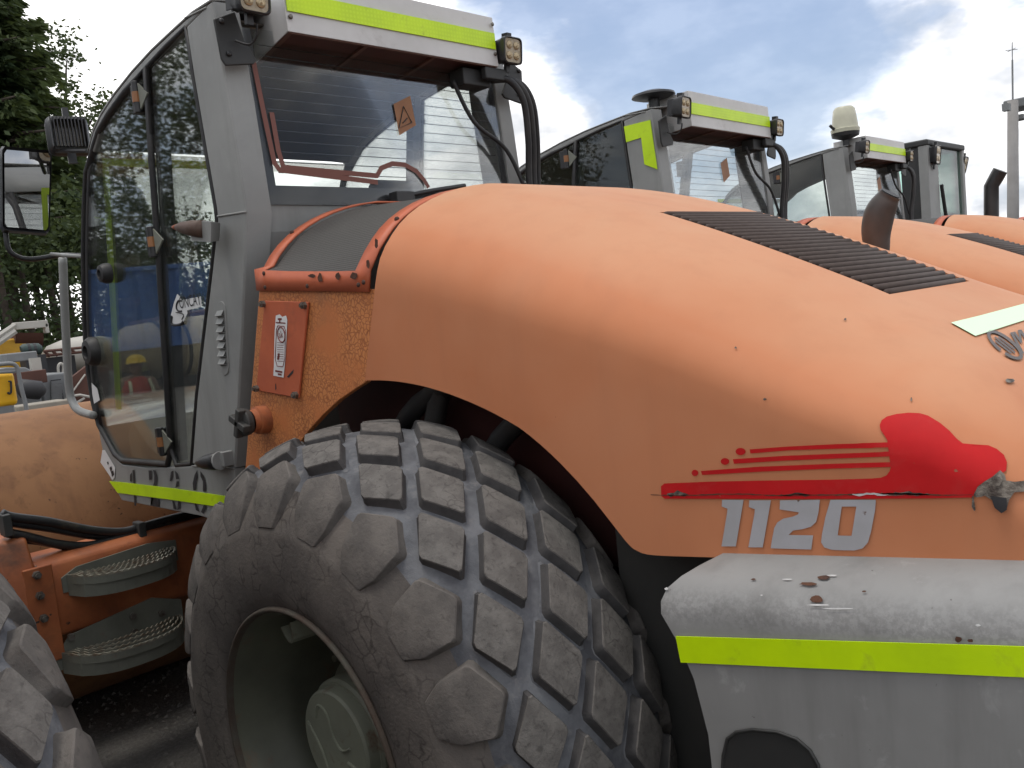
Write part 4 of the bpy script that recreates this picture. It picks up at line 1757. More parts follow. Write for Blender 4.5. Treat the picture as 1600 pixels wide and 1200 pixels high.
def make_side_panel(root):
    poly = [(405, 452), (586, 452), (578, 530), (571, 598), (556, 607), (530, 625), (505, 648), (483, 672), (462, 700), (445, 735), (440, 800), (378, 800), (384, 720), (395, 580)]
    mb = MB()
    mb.prism(UL(poly, 1, .381), (0, .02, 0))
    pan = mb.build('side_panel', 'crackled_orange', root, bevel=.003)
    pan['solo'] = 1
    mb = MB()
    mb.prism(UL([(413, 470), (481, 472), (466, 622), (400, 610)], 1, .372), (0, .007, 0))
    pl = mb.build('access_plate', 'red_orange_paint', root, bevel=.002)
    pl['solo'] = 1
    for (px, py, m) in ((411, 475, 'bolt_steel'), (475, 477, 'bolt_steel'), (401, 607, 'bolt_steel'), (462, 617, 'bolt_steel')):
        P = U((px, py), 1, .369)
        mb = MB()
        mb.cyl(P + Vector((0, .003, 0)), P - Vector((0, .008, 0)), .011, 6)
        mb.cyl(P - Vector((0, .008, 0)), P - Vector((0, .014, 0)), .006, 8)
        mb.build('plate_bolt', m, pl)
    # worn white sticker with brown print
    mb = MB()
    st = [(431, 493), (437, 491), (441, 495), (447, 493), (449, 500), (446, 560), (443, 590), (427, 587), (428, 570), (429, 520)]
    mb.add(UL(st, 1, .3705), [tuple(range(len(st)))])
    s1 = mb.build('sticker', 'sticker_white', pl)
    mb = MB()
    for quad in (((434, 497), (440, 497), (440, 500), (434, 500)), ((436, 500), (438, 500), (438, 505), (436, 505)), ((431, 503), (446, 504), (446, 506), (431, 505)), ((430, 578), (441, 580), (441, 583), (430, 581)), ((434, 583), (440, 584), (440, 587), (434, 586)), ((434, 552), (437, 552), (436, 562), (433, 562))):
        mb.add(UL(quad, 1, .3698), [(0, 1, 2, 3)])
    ring = [(432, 515), (434, 509), (444, 510), (446, 516), (445, 560), (442, 573), (433, 572), (430, 560)]
    mb.tube(UL(ring, 1, .3700), .0012, 5, closed=True)
    for k in range(9):
        y = 535 + k * 3.6
        mb.add(UL([(433, y), (443, y + .3), (443, y + 1.1), (433, y + .8)], 1, .3698), [(0, 1, 2, 3)])
    mb.build('sticker_print', 'brown_ink', pl)
    P = U((439.5, 523), 1, .3698)
    mb = MB()
    mb.tube([P + Vector((.020 * math.cos(q), 0, .022 * math.sin(q))) for q in [2 * math.pi * k / 14 for k in range(14)]], .0018, 5, closed=True)
    mb.build('badge_ring', 'brown_ink', pl)
    text_on('ak', P + Vector((-.014, 0, -.009)), (.026, 0, 0), (0, 0, .03), (0, -.0006, 0), pl, 'brown_ink')
    # stains and a scratch
    mb = MB()
    mb.add(UL([(456, 580), (459, 577), (458, 583), (451, 590), (448, 589)], 1, .3714), [(0, 1, 2, 3, 4)])
    mb.add(UL([(430, 600), (431, 599), (432, 607), (430, 610)], 1, .3714), [(0, 1, 2, 3)])
    mb.build('paint_chip', 'ink', pl)
    # fuel cap
    P = U((412, 655), 1, .375)
    fc = empty('fuel_cap')
    fc.parent = root
    fc['solo'] = 1
    mb = MB()
    mb.lathe([(.01, .045), (-.025, .043), (-.028, .036), (-.045, .034)], tuple(P), 'y', 24)
    mb.build('filler_neck', 'rusty_orange_paint', fc, auto=30)
    Q = P + Vector((-.01, -.045, .0))
    mb = MB()
    prof = [(0, .001), (0, .040), (-.022, .043), (-.026, .036), (-.030, .001)]
    mb.lathe(prof, tuple(Q), 'y', 20)
    for k in range(4):
        q = math.pi / 2 * k + .4
        mb.box((Q.x - .046, Q.y - .044, Q.z - .011), (Q.x + .046, Q.y - .018, Q.z + .011), Matrix.Rotation(q, 3, 'Y'), (Q.x, Q.y - .03, Q.z))
    mb.build('cap', 'chassis_paint', fc, bevel=.004)


def make_front_fittings(root):
    """mirror, lamp and hand rail at the front of the cab"""
    m = empty('mirror')
    m.parent = root
    m['solo'] = 1
    c = [U(p, 0, -2.38) for p in ((2, 229), (80, 236), (76, 366), (3, 360))]
    cx = sum(c, Vector()) / 4
    rings = []
    for dx, sc in ((.0, .93), (.012, 1.0), (-.02, 1.03), (-.075, .92), (-.10, .70)):
        ring = []
        for i in range(4):
            p, q, r_ = c[i], c[i - 1], c[(i + 1) % 4]
            for w in (q, r_):
                for t in (.22, .06):
                    a = p + (w - p) * (t if w is r_ else t)
                    ring.append(a)
            ring[-4:] = [p + (q - p) * .16, p + (q - p) * .05, p + (r_ - p) * .05, p + (r_ - p) * .16]
        ring = [cx + (a - cx) * sc + Vector((dx, 0, 0)) for a in ring]
        rings.append(ring)
    mb = MB()
    mb.loft(rings, True, False)
    n = len(rings[-1])
    mb.add(rings[-1], [tuple(range(n))])
    mb.build('mirror_housing', 'black_plastic', m, auto=45)
    mb = MB()
    gl = [cx + (a - cx) * .92 + Vector((.004, 0, 0)) for a in rings[1]]
    mb.add(gl, [tuple(range(len(gl)))])
    g_ = mb.build('mirror_glass', 'mirror_glass', m)
    arm = UL([(8, 300), (8, 345), (12, 385), (25, 400), (50, 405), (95, 399), (135, 400)], 0, -2.41)
    mb = MB()
    mb.tube(smoothpath(arm, 6), .011, 8)
    mb.build('mirror_arm', 'black_plastic', m, smooth=True)
    # hand rail
    P = UL([(80, 399), (97, 399), (99, 430), (104, 540), (108, 605), (114, 632), (128, 645), (146, 648)], 1, .32)
    P = [P[0], P[1]] + smoothpath(P[1:], 5)
    mb = MB()
    mb.tube(smoothpath(UL([(98, 403), (101, 480), (105, 560), (108, 605), (113, 628), (124, 642), (146, 649)], 1, .405), 6), .0175, 12)
    hr = mb.build('hand_rail', 'grey_paint', root, smooth=True)
    hr['solo'] = 1
    mb = MB()
    mb.tube([U((80, 397), 1, .405), U((131, 401), 1, .43)], .008, 8)
    mb.build('rail_stay', 'grey_paint', hr, smooth=True)
    w = work_light(root, U((107, 211), 0, -2.25), math.pi - .25, 0.1, .085, nf=11)
    w['solo'] = 1
    mb = MB()
    mb.tube([U((82, 236), 0, -2.28), U((136, 236), 0, -2.1)], .009, 8)
    mb.build('lamp_stay', 'black_plastic', root)['solo'] = 1


def make_cab_details(root):
    """stickers, vents and lamps fixed to the near side of the cab"""
    # rubber door stop on its bracket
    st = empty('door_stop')
    st.parent = root
    st['solo'] = 1
    a, b = U((272, 355), 1, CY - .07), U((318, 358), 1, CY - .07)
    mb = MB()
    mb.tube([a, a + (b - a) * .3, a + (b - a) * .65, b], [.006, .019, .026, .028], 14)
    mb.build('rubber_cone', 'bumper_rubber', st, smooth=True)
    mb = MB()
    mb.tube([a - (b - a) * .06, a + (b - a) * .12], [.004, .012], 10)
    mb.build('cone_tip', 'bumper_tip', st, smooth=True)
    mb = MB()
    q = [U(p, 1, CY - .07) for p in ((300, 344), (300, 376))]
    r = [U(p, 1, CY - .012) for p in ((343, 348), (341, 376))]
    e = [U(p, 1, CY - .075) for p in ((330, 346), (329, 378))]
    mb.loft([q, e, r])
    mb.build('stop_bracket', 'grey_paint', st, solid=.006)
    # louvred vent plate
    v = empty('vent')
    v.parent = root
    v['solo'] = 1
    top, bot = Vector(U((345, 485), 1, CY - .004)), Vector(U((350, 573), 1, CY - .004))
    ax = (bot - top).normalized()
    sx = Vector((1, 0, 0))
    r = .030
    pts = []
    for k in range(9):
        qq = math.pi * k / 8
        pts.append(top + sx * (r * math.cos(qq)) - ax * (r * math.sin(qq)))
    for k in range(9):
        qq = math.pi + math.pi * k / 8
        pts.append(bot + sx * (r * math.cos(qq)) - ax * (r * math.sin(qq)))
    mb = MB()
    mb.prism(pts, (0, .005, 0))
    mb.build('vent_plate', 'grey_paint', v, bevel=.002)
    for k in range(7):
        c = top + (bot - top) * (k + .4) / 7
        mb = MB()
        w = .022
        mb.add([c + Vector((-w, -.001, .010)), c + Vector((w, -.001, .010)), c + Vector((w, -.012, -.006)), c + Vector((-w, -.012, -.006)), c + Vector((-w, -.001, -.010)), c + Vector((w, -.001, -.010))], [(0, 1, 2, 3), (3, 2, 5, 4)])
        mb.build('louvre', 'grey_paint', v, solid=.0015)
        mb = MB()
        mb.add([c + Vector((-w, -.0012, -.0065)), c + Vector((w, -.0012, -.0065)), c + Vector((w, -.0012, -.0125)), c + Vector((-w, -.0012, -.0125))], [(0, 1, 2, 3)])
        mb.build('louvre_slot', 'ink', v)
    # black marker lamp
    a, b = U((306, 724), 1, CY - .05), U((343, 720), 1, CY - .035)
    lm = empty('marker_lamp')
    lm.parent = root
    lm['solo'] = 1
    mb = MB()
    mb.tube([a, a + (b - a) * .12, a + (b - a) * .4, a + (b - a) * .75, b], [.003, .013, .024, .030, .030], 14)
    mb.build('lamp_body', 'black_plastic', lm, smooth=True)
    mb = MB()
    mb.tube([b, b + (b - a) * .05], .033, 14)
    mb.box(*sorted3(b + Vector((.005, .0, -.02)), b + Vector((.03, .045, .03))))
    mb.build('lamp_mount', 'grey_paint', lm, bevel=.003)
    # stencilled number, broken by the stencil's bridges
    inks = [MB() for _ in range(4)]
    y = CY - .0025

    def q(poly):
        cx = sum(p[0] for p in poly) / len(poly)
        inks[0 if cx < 220 else 1 if cx < 256 else 2 if cx < 292 else 3].add(UL(poly, 1, y), [tuple(range(len(poly)))])
    q([(207, 735), (210, 734), (213, 790), (210, 790)])
    q([(203, 742), (206, 738), (206, 753), (203, 752)])
    q([(232, 735), (237, 735), (237, 749), (233, 750)])
    q([(239, 734), (243, 735), (246, 744), (245, 757), (241, 768), (238, 788), (235, 788), (237, 768), (241, 752), (241, 744)])
    q([(236, 778), (249, 780), (249, 792), (235, 790)])
    q([(267, 737), (271, 735), (270, 745), (268, 751), (265, 752)])
    q([(273, 735), (278, 740), (280, 748), (275, 749)])
    q([(276, 752), (280, 752), (279, 760), (274, 762)])
    q([(276, 765), (282, 775), (282, 794), (277, 797), (278, 780)])
    q([(269, 782), (272, 783), (276, 796), (271, 795)])
    q([(308, 735), (304, 742), (301, 755), (302, 766), (306, 766), (307, 752), (309, 746)])
    q([(313, 736), (319, 744), (322, 758), (322, 768), (317, 768), (317, 752), (313, 744)])
    q([(303, 780), (309, 792), (312, 800), (306, 797)])
    q([(314, 800), (318, 790), (322, 783), (322, 795), (318, 803)])
    for mbd in inks:
        mbd.build('stencilled_digit', 'ink', root)['solo'] = 1
    mb = MB()
    tp = [(171, 752), (187, 753), (270, 763), (352, 775), (352, 792), (330, 790), (262, 780), (184, 770)]
    mb.add(UL(tp, 1, CY - .0045), [tuple(range(len(tp)))])
    o = mb.build('reflective_tape', 'tape_yellow', root, solid=.002)
    # white safety sticker low on the front corner
    mb = MB()
    s_ = [(161, 703), (165, 703), (181, 730), (180, 746), (177, 750), (158, 722)]
    P = [p + Vector((0, -.003, 0)) for p in UL(s_, 1, CY)]
    mb.add(P, [tuple(range(6))])
    o = mb.build('safety_sticker', 'sticker_white', root)
    o['solo'] = 1
    mb = MB()
    for poly in ([(171, 731), (174, 728), (175, 733), (173, 738)], [(173, 737), (177, 735), (178, 742), (175, 745)], [(167, 722), (169, 721), (170, 725), (168, 726)]):
        mb.add(UL(poly, 1, CY - .0042), [tuple(range(len(poly)))])
    mb.build('pictogram', 'ink', o)
    mb = MB()
    mb.add(UL([(143, 598), (152, 607), (156, 625), (147, 631), (144, 615)], 1, CY + .0035), [(0, 1, 2, 3, 4)])
    o = mb.build('inspection_sticker', 'sticker_white', root)
    o['solo'] = 1
    # company sticker on the quarter window: bucket emblem with the word
    mb = MB()
    P = [(268, 505), (267, 492), (272, 472), (277, 459), (281, 463), (284, 469), (314, 463), (315, 479), (292, 485), (293, 489), (287, 502), (285, 507), (275, 510)]
    mb.add(UL(P, 1, CY + .0115), [tuple(range(len(P)))])
    o = mb.build('company_sticker', 'sticker_white', root)
    o['solo'] = 1
    a, b = U((281, 484), 1, CY + .0105), U((314, 477.5), 1, CY + .0105)
    ux = (b - a)
    text_on('ONCAY', a + Vector((0, 0, .004)), ux / 3.5, Vector((0, 0, .058)), (0, 0, 0), o, 'ink')
    mb = MB()
    mb.tube(smoothpath(UL([(284, 470), (279, 470), (276, 476), (276, 482), (279, 486), (284, 486)], 1, CY + .0105), 4), .0035, 6)
    mb.tube(smoothpath(UL([(269, 494), (268, 505), (274, 508), (284, 506), (286, 502)], 1, CY + .0105), 4), .005, 6)
    mb.tube(smoothpath(UL([(275, 488), (284, 490), (287, 493), (284, 499)], 1, CY + .0105), 4), .002, 6)
    mb.build('bucket_emblem', 'ink', o)


def make_exhaust(root):
    ex = smoothpath([U((1372, 395), 1, 1.50), U((1369, 365), 1, 1.50), U((1374, 335), 1, 1.50), U((1384, 315), 1, 1.50), U((1391, 303), 1, 1.50)], 6)
    rr = [.030 + .011 * math.sin(math.pi * min(1, i / (len(ex) - 1) * 1.15)) for i in range(len(ex))]
    mb = MB()
    mb.tube(ex, rr, 18)
    e = mb.build('exhaust_pipe', 'exhaust_metal', root, auto=50)
    mb = MB()
    d = (ex[-1] - ex[-3]).normalized()
    mb.tube([ex[-1] + d * .001, ex[-1] + d * .003], rr[-1] * .88, 16)
    mb.build('pipe_mouth', 'ink', e)
    return e


# ---- decals and wear that only the nearest roller shows
def hood_decal(root, poly, m, name, push=.0025, cell=7):
    v, f = px_poly_mesh(poly, lambda p: hood_map(p, push), cell)
    mb = MB()
    mb.add(v, f)
    o = mb.build(name, m, root, smooth=True)
    o['solo'] = 1
    return o


def make_decals(root):
    def z(L, s=2.6667, o=(1000, 620)):
        return [(o[0] + a / s, o[1] + b / s) for a, b in L]
    bird = [(90, 372), (105, 360), (300, 352), (500, 348), (800, 344), (970, 339), (1005, 336), (1030, 326), (1043, 308), (1048, 290), (1040, 240), (1032, 180), (1020, 162), (1004, 140), (1000, 120), (1008, 100), (1030, 85), (1070, 75), (1120, 70), (1165, 72), (1200, 82), (1250, 112), (1290, 145), (1320, 178), (1345, 197), (1400, 202), (1450, 205), (1485, 220), (1515, 245), (1528, 275), (1525, 310), (1490, 330), (1440, 350), (1410, 372), (1398, 395), (1390, 418), (1200, 422), (800, 424), (400, 424), (105, 423), (92, 412)]
    b = hood_decal(root, z(bird), 'bird_red', 'bird_decal')
    for poly in ([(460, 218), (620, 206), (820, 196), (1038, 190), (1042, 211), (820, 215), (620, 222), (463, 235)],
                 [(390, 259), (600, 245), (820, 236), (1044, 228), (1047, 247), (820, 256), (600, 265), (394, 278)],
                 [(257, 308), (500, 290), (800, 278), (1046, 271), (1048, 291), (800, 298), (500, 311), (262, 325)]):
        o = hood_decal(root, z(poly), 'bird_red', 'feather_stripe')
    for (cx, cy, rx, ry) in ((422, 227, 21, 15), (357, 268, 18, 14), (232, 316, 14, 13)):
        hood_decal(root, z([(cx + rx * math.cos(q), cy + ry * math.sin(q)) for q in [2 * math.pi * k / 14 for k in range(14)]]), 'bird_red', 'feather_dot')
    one = [(345, 428), (434, 428), (402, 622), (342, 622), (366, 480), (367, 465), (343, 456)]
    one2 = [(458, 430), (548, 430), (514, 626), (454, 626), (480, 482), (481, 467), (456, 458)]
    two = [(586, 430), (752, 428), (746, 480), (736, 520), (715, 540), (680, 550), (640, 556), (622, 574), (724, 576), (716, 635), (547, 630), (552, 596), (562, 545), (575, 522), (600, 506), (640, 498), (662, 488), (664, 480), (584, 468)]
    zero_o = [(796, 428), (985, 428), (982, 470), (965, 560), (952, 605), (930, 630), (895, 639), (800, 636), (770, 626), (757, 605), (760, 575), (775, 500)]
    zero_i = [(843, 456), (826, 576), (884, 578), (904, 456)]
    for p in (one, one2, two):
        hood_decal(root, z(p), 'silver_lettering', 'number', .0022)
    # the zero is a closed band
    band = zero_o + [zero_o[0], zero_i[3], zero_i[2], zero_i[1], zero_i[0], zero_i[3], zero_o[0]]
    left = [(796, 428), (843, 456), (826, 576), (838, 577), (838, 638), (800, 636), (770, 626), (757, 605), (760, 575), (775, 500)]
    right = [(796, 428), (985, 428), (982, 470), (965, 560), (952, 605), (930, 630), (895, 639), (838, 638), (838, 577), (884, 578), (904, 456), (843, 456)]
    hood_decal(root, z(left), 'silver_lettering', 'number', .0022)
    hood_decal(root, z(right), 'silver_lettering', 'number', .0022)
    # scrape along the lower edge of the bird and the torn sheet at its beak
    rr = random.Random(5)

    def ragged(x0, x1, y, h):
        up, dn = [], []
        n = max(4, int((x1 - x0) / 14))
        for k in range(n + 1):
            f = k / n
            w = h * math.sin(math.pi * min(1, max(.06, f))) ** .5 + .6
            up.append((x0 + (x1 - x0) * f, y + 3 * math.sin(f * 9) - w * rr.uniform(.3, 1)))
            dn.append((x0 + (x1 - x0) * f, y + 3 * math.sin(f * 9) + w * rr.uniform(.3, 1)))
        return up + dn[::-1]
    for (x0, x1, y, h, m) in ((50, 700, 406, 3, 'rust'), (118, 205, 403, 13, 'bare_metal'), (640, 1390, 404, 4, 'rust'), (590, 720, 405, 8, 'rust'), (890, 1040, 404, 6, 'bare_white'), (1010, 1215, 402, 10, 'bare_metal')):
        hood_decal(root, z(ragged(x0, x1, y, h)), m, 'paint_scrape', .0042 if m != 'bare_white' else .0046, 20)
    torn = [(1395, 405), (1410, 375), (1440, 352), (1470, 335), (1500, 310), (1520, 330), (1525, 352), (1560, 358), (1640, 350), (1640, 395), (1560, 400), (1540, 430), (1530, 468), (1500, 452), (1470, 430), (1440, 412), (1405, 415)]
    hood_decal(root, z(torn), 'bare_metal', 'torn_sheet', .0060, 12)
    hood_decal(root, z([(1465, 412), (1500, 418), (1530, 420), (1532, 470), (1512, 480), (1485, 458)]), 'ink', 'torn_hole', .0075, 12)
    hood_decal(root, z([(1478, 345), (1500, 318), (1512, 350), (1500, 372), (1482, 372)]), 'bare_metal', 'torn_flap', .010, 12)
    hood_decal(root, z([(1388, 410), (1393, 410), (1402, 468), (1396, 474), (1386, 455)]), 'bare_metal', 'paint_scrape', .0042, 12)
    # a few chips high on the side
    for (cx, cy, rx, ry) in ((1576, 597, 8, 4), (1196, 624, 3, 2), (1320, 501, 2, 2), (1150, 545, 2, 2), (1424, 626, 1.5, 4)):
        hood_decal(root, [(cx + rx * math.cos(q) * rr.uniform(.6, 1.2), cy + ry * math.sin(q) * rr.uniform(.6, 1.2)) for q in [2 * math.pi * k / 9 for k in range(9)]], 'bare_metal', 'paint_chip', .003)
    # pale tape across the top and the maker's word behind it
    hood_decal(root, [(1485, 506), (1530, 495), (1600, 476), (1660, 460), (1660, 484), (1600, 502), (1523, 527)], 'tape_pale', 'pale_tape', .003)
    def rot(cx, cy, pts, deg):
        c_, s_ = math.cos(math.radians(deg)), math.sin(math.radians(deg))
        return [(cx + a * c_ - b * s_, cy + a * s_ + b * c_) for a, b in pts]
    el = [(34 * math.cos(q), 13 * math.sin(q)) for q in [2 * math.pi * k / 24 for k in range(24)]]
    ei = [(28 * math.cos(q), 8.5 * math.sin(q)) for q in [2 * math.pi * k / 24 for k in range(24)]]
    for k in range(24):
        k2 = (k + 1) % 24
        if k in (5,):
            continue
        hood_decal(root, rot(1569, 541, [el[k], el[k2], ei[k2], ei[k]], 38), 'exhaust_metal', 'emblem_ring', .003, 30)
    for dy in (-4, 0, 4):
        hood_decal(root, rot(1569, 541, [(-20 + abs(dy), dy - 1.3), (20 - abs(dy), dy - 1.3), (20 - abs(dy), dy + 1.3), (-20 + abs(dy), dy + 1.3)], 38), 'exhaust_metal', 'emblem_stripe', .003, 30)
    for ox, oy in ((1577, 522), (1602, 515)):
        for pts in ([(0, 0), (4, -1), (22, 32), (18, 33)], [(4, -1), (8, -2), (19, 14), (17, 17)], [(12, -4), (16, -5), (19, 14), (17, 17)], [(14, -4), (18, -5), (38, 27), (34, 28)]):
            hood_decal(root, [(ox + a, oy + b) for a, b in pts], 'exhaust_metal', 'word_stroke', .003, 30)
    # rust and bare spots on the grey fender's rounded top
    def fender(p):
        d = ray(p)
        d = d / np.linalg.norm(d)

        def surf(x, y):
            zt_ = 1.262 + .112 * (x - .90)
            if y > .39:
                return zt_
            k = 1 - (y - .26) / .13
            return zt_ - .085 * (1 - math.sqrt(max(0, 1 - k * k)))
        t0 = t1 = .5
        while t1 < 4:
            P = CC + d * t1
            if P[1] > .26 and P[2] < surf(P[0], P[1]):
                break
            t0 = t1
            t1 += .01
        for _ in range(25):
            tm = (t0 + t1) / 2
            P = CC + d * tm
            if P[1] > .26 and P[2] < surf(P[0], P[1]):
                t1 = tm
            else:
                t0 = tm
        P = CC + d * (t0 - .004)
        return Vector(P)
    for (cx, cy, rx, ry, m) in ((1276, 936, 12, 6, 'rust'), (1263, 912, 14, 3, 'rust'), (1287, 902, 10, 4, 'rust'), (1177, 905, 4, 1.5, 'rust'), (1497, 999, 6, 5, 'rust'), (1516, 1001, 5, 3, 'rust'), (1350, 924, 4, 1.5, 'rust'), (1280, 945, 20, 1.5, 'bare_white'), (1310, 951, 26, 1.2, 'bare_white'), (1041, 920, 3, 2.5, 'bare_white'), (1300, 899, 8, 1.2, 'bare_white'), (1230, 905, 9, 1.0, 'bare_white'), (1528, 977, 4, 2, 'bare_white'), (1190, 930, 2, 1, 'bare_white')):
        poly = [(cx + rx * math.cos(q) * rr.uniform(.7, 1.15), cy + ry * math.sin(q) * rr.uniform(.7, 1.15)) for q in [2 * math.pi * k / 11 for k in range(11)]]
        v, f = px_poly_mesh(poly, fender, 8)
        mb = MB()
        mb.add(v, f)
        mb.build('paint_chip', m, root)['solo'] = 1


roller = empty('road_roller')
tag(roller, 'orange road roller with red bird emblem and 1120 on its side, nearest the camera', 'road roller', 'road rollers parked side by side')
wheel(roller, False, True)
w2 = wheel(roller, True, False)
w2['plain'] = 1
make_hood(roller)
make_flange(roller)
make_cab(roller)
make_box(roller)
make_counterweight(roller)
make_running_gear(roller)
make_side_panel(roller)
make_front_fittings(roller)
make_cab_details(roller)
exh = make_exhaust(roller)
exh['solo'] = 1
make_decals(roller)

# ------------------------------------------------------------------ the other rollers in the row
SMALL = ('tread_block', 'wheel_nut', 'cap_ridge', 'bolt', 'rust_patch', 'screw', 'valve_guard', 'paint_chip', 'warning_triangle', 'window_stripe', 'hydraulic_hose', 'hose_clamp', 'bracket_bolt', 'flange_bolt', 'step_bolt')
GR = 'road rollers parked side by side'


def another(loc, rz, label, skip=SMALL, **kw):
    r = copy_tree(roller, None, skip)
    r.location = loc
    r.rotation_euler = (0, 0, rz)
    tag(r, label, 'road roller', GR)
    return r


r2 = another((-.165, 2.56, -.07), .034, 'second orange road roller in the row, with L-shaped yellow tape on its cab pillar')
c0, q0 = U((330, 2), 1, CY), U((291, 42), 1, CY)
cdir = (U((385, 335), 1, CY) - c0).normalized()
hdir = (c0 - q0).normalized()
mb = MB()
o_ = Vector((0, -.0035, 0))
a_ = q0 + cdir * .03
b_ = c0 + cdir * .055 - hdir * .01
mb.add([a_ + o_, b_ + o_, b_ + cdir * .075 + o_, a_ + cdir * .085 + o_], [(0, 1, 2, 3)])
mb.build('reflective_tape', 'tape_yellow', r2, solid=.002)
mb = MB()
e_ = b_ + Vector((0, -.0045, 0))
mb.add([e_, e_ + cdir * .26, e_ + cdir * .22 - Vector((.075, 0, 0)), e_ + cdir * .06 - Vector((.07, 0, 0))], [(0, 1, 2, 3)])
mb.build('reflective_tape', 'tape_yellow', r2, solid=.002)
mb = MB()
mb.lathe([(-.012, .001), (-.012, .08), (.0, .118), (.012, .113), (.028, .06), (.030, .001)], (-.80, .56, 2.845), 'z', 28)
mb.cyl((-.80, .56, 2.76), (-.80, .56, 2.84), .03, 12)
mb.build('beacon_base', 'black_plastic', r2, auto=35)

r3 = another((-.62, 5.94, 0), .029, 'third orange road roller, with a pale domed beacon on its cab roof')
mb = MB()
mb.lathe([(0, .001), (0, .115), (.03, .118), (.035, .108), (.12, .098), (.19, .088), (.212, .070), (.219, .001)], (-.76, .56, 2.885), 'z', 28)
mb.build('beacon_dome', 'beacon_dome', r3, auto=40)
mb = MB()
mb.lathe([(-.06, .03), (-.03, .11), (.0, .115), (.012, .10)], (-.76, .56, 2.885), 'z', 24)
mb.cyl((-.76, .56, 2.78), (-.76, .56, 2.87), .03, 12)
mb.tube([(-.78, .55, 2.86), (-.82, .44, 2.93), (-.83, .42, 2.95)], .012, 8)
mb.build('beacon_base', 'black_plastic', r3, auto=40)
# elbowed stack of the third roller
mb = MB()
inv = Matrix.Translation(r3.location) @ Matrix.Rotation(.029, 4, 'Z')
inv = inv.inverted()
pth = [inv @ U(p, 1, 7.6) for p in ((1549, 352), (1549, 320), (1549, 291), (1557, 277), (1563, 266))]
mb.tube(pth, .060, 14)
mb.build('exhaust_pipe', 'black_plastic', r3, auto=40)

CABP = ('rear_pillar', 'roof_rim', 'sill_panel', 'weld_seam', 'door', 'door_post', 'quarter_window', 'roof', 'headliner', 'windscreen', 'front_pillar', 'front_panel', 'rear_window', 'wiper', 'window_tape', 'air_conditioner', 'work_light', 'lamp_cable', 'drain_valve', 'coolant_hose', 'drain_hose')
r4 = another((-.75, 8.6, 0), 0, 'farthest road roller, with a boxy dark cab and green-tinted rear glass', SMALL + CABP)
inv4 = Matrix.Translation(r4.location).inverted()
sy = 9.0
A = U((1443, 226), 1, sy)
F = U((1392, 232), 1, sy)
x0, ztp = A.x, A.z
xf = F.x
# right-hand rear corner where the row meets the glass edge
d = ray((1498, 246))
t = (x0 - CC[0]) / d[0]
yr = float(CC[1] + d[1] * t)
zb = 1.55


def l4(p):
    return inv4 @ Vector(p)


for (x, y) in ((x0, sy), (x0, yr), (xf, sy), (xf, yr)):
    mb = MB()
    mb.box(tuple(l4((x - .05, y - .04, zb))), tuple(l4((x + .05, y + .04, ztp))))
    mb.build('cab_post', 'grey_paint', r4, bevel=.01)
mb = MB()
mb.box(tuple(l4((xf - .05, sy - .05, ztp - .02))), tuple(l4((x0 + .06, yr + .05, ztp + .05))))
mb.build('cab_roof', 'dark_paint', r4, bevel=.02)
mb = MB()
mb.box(tuple(l4((x0 + .01, sy + .28, zb))), tuple(l4((x0 + .02, yr - .04, ztp - .02))))
mb.build('rear_window', 'green_glass', r4)
mb = MB()
mb.box(tuple(l4((x0 - .02, sy + .04, zb))), tuple(l4((x0 + .045, sy + .28, ztp - .02))))
mb.build('rear_panel', 'grey_paint', r4, bevel=.01)
mb = MB()
mb.box(tuple(l4((xf + .05, sy - .01, zb))), tuple(l4((x0 - .22, sy, ztp - .02))))
mb.build('side_window', 'green_glass', r4)
mb = MB()
mb.box(tuple(l4((x0 - .24, sy - .02, zb))), tuple(l4((x0 - .05, sy + .02, ztp - .02))))
mb.build('side_post', 'dark_paint', r4)
mb = MB()
mb.box(tuple(l4((xf + .05, yr - .01, zb))), tuple(l4((x0 - .05, yr, ztp - .02))))
mb.build('side_window', 'green_glass', r4)
mb = MB()
mb.tube([tuple(l4((x0 + .05, sy + .30, zb + .35))), tuple(l4((x0 + .06, sy + .42, zb + .55))), tuple(l4((x0 + .06, sy + .30, zb + 1.0)))], .02, 8)
mb.build('wiper', 'black_plastic', r4)
mb = MB()
mb.box(tuple(l4((x0 - .5, sy + .5, zb))), tuple(l4((x0 - .35, sy + .95, zb + .75))))
mb.build('seat', 'seat_fabric', r4, bevel=.05, seg=3)
work_light(r4, tuple(l4(U((1462, 242), 1, sy + .1))), .1, .1, .10)
work_light(r4, tuple(l4(U((1504, 258), 1, yr + .1))), .1, .25, .10)

near = copy_tree(roller, None, SMALL + ('wheel', 'window_tape'))
near.location = (-.13, -2.64, 0)
tag(near, 'road roller beside the camera, only its worn rear tyre at lower left', 'road roller', GR)
piv = Vector((-1.5, YC, 0))
turn = Matrix.Translation(piv) @ Matrix.Rotation(math.radians(34), 4, 'Z') @ Matrix.Translation(-piv)
for ch in near.children:
    if ch.name.split('.')[0] in ('drum', 'front_frame'):
        ch.matrix_local = turn @ ch.matrix_local
wheel(near, True, True)
wheel(near, False, False)
for o in bpy.data.objects:
    for k in ('solo', 'plain'):
        if k in o:
            del o[k]

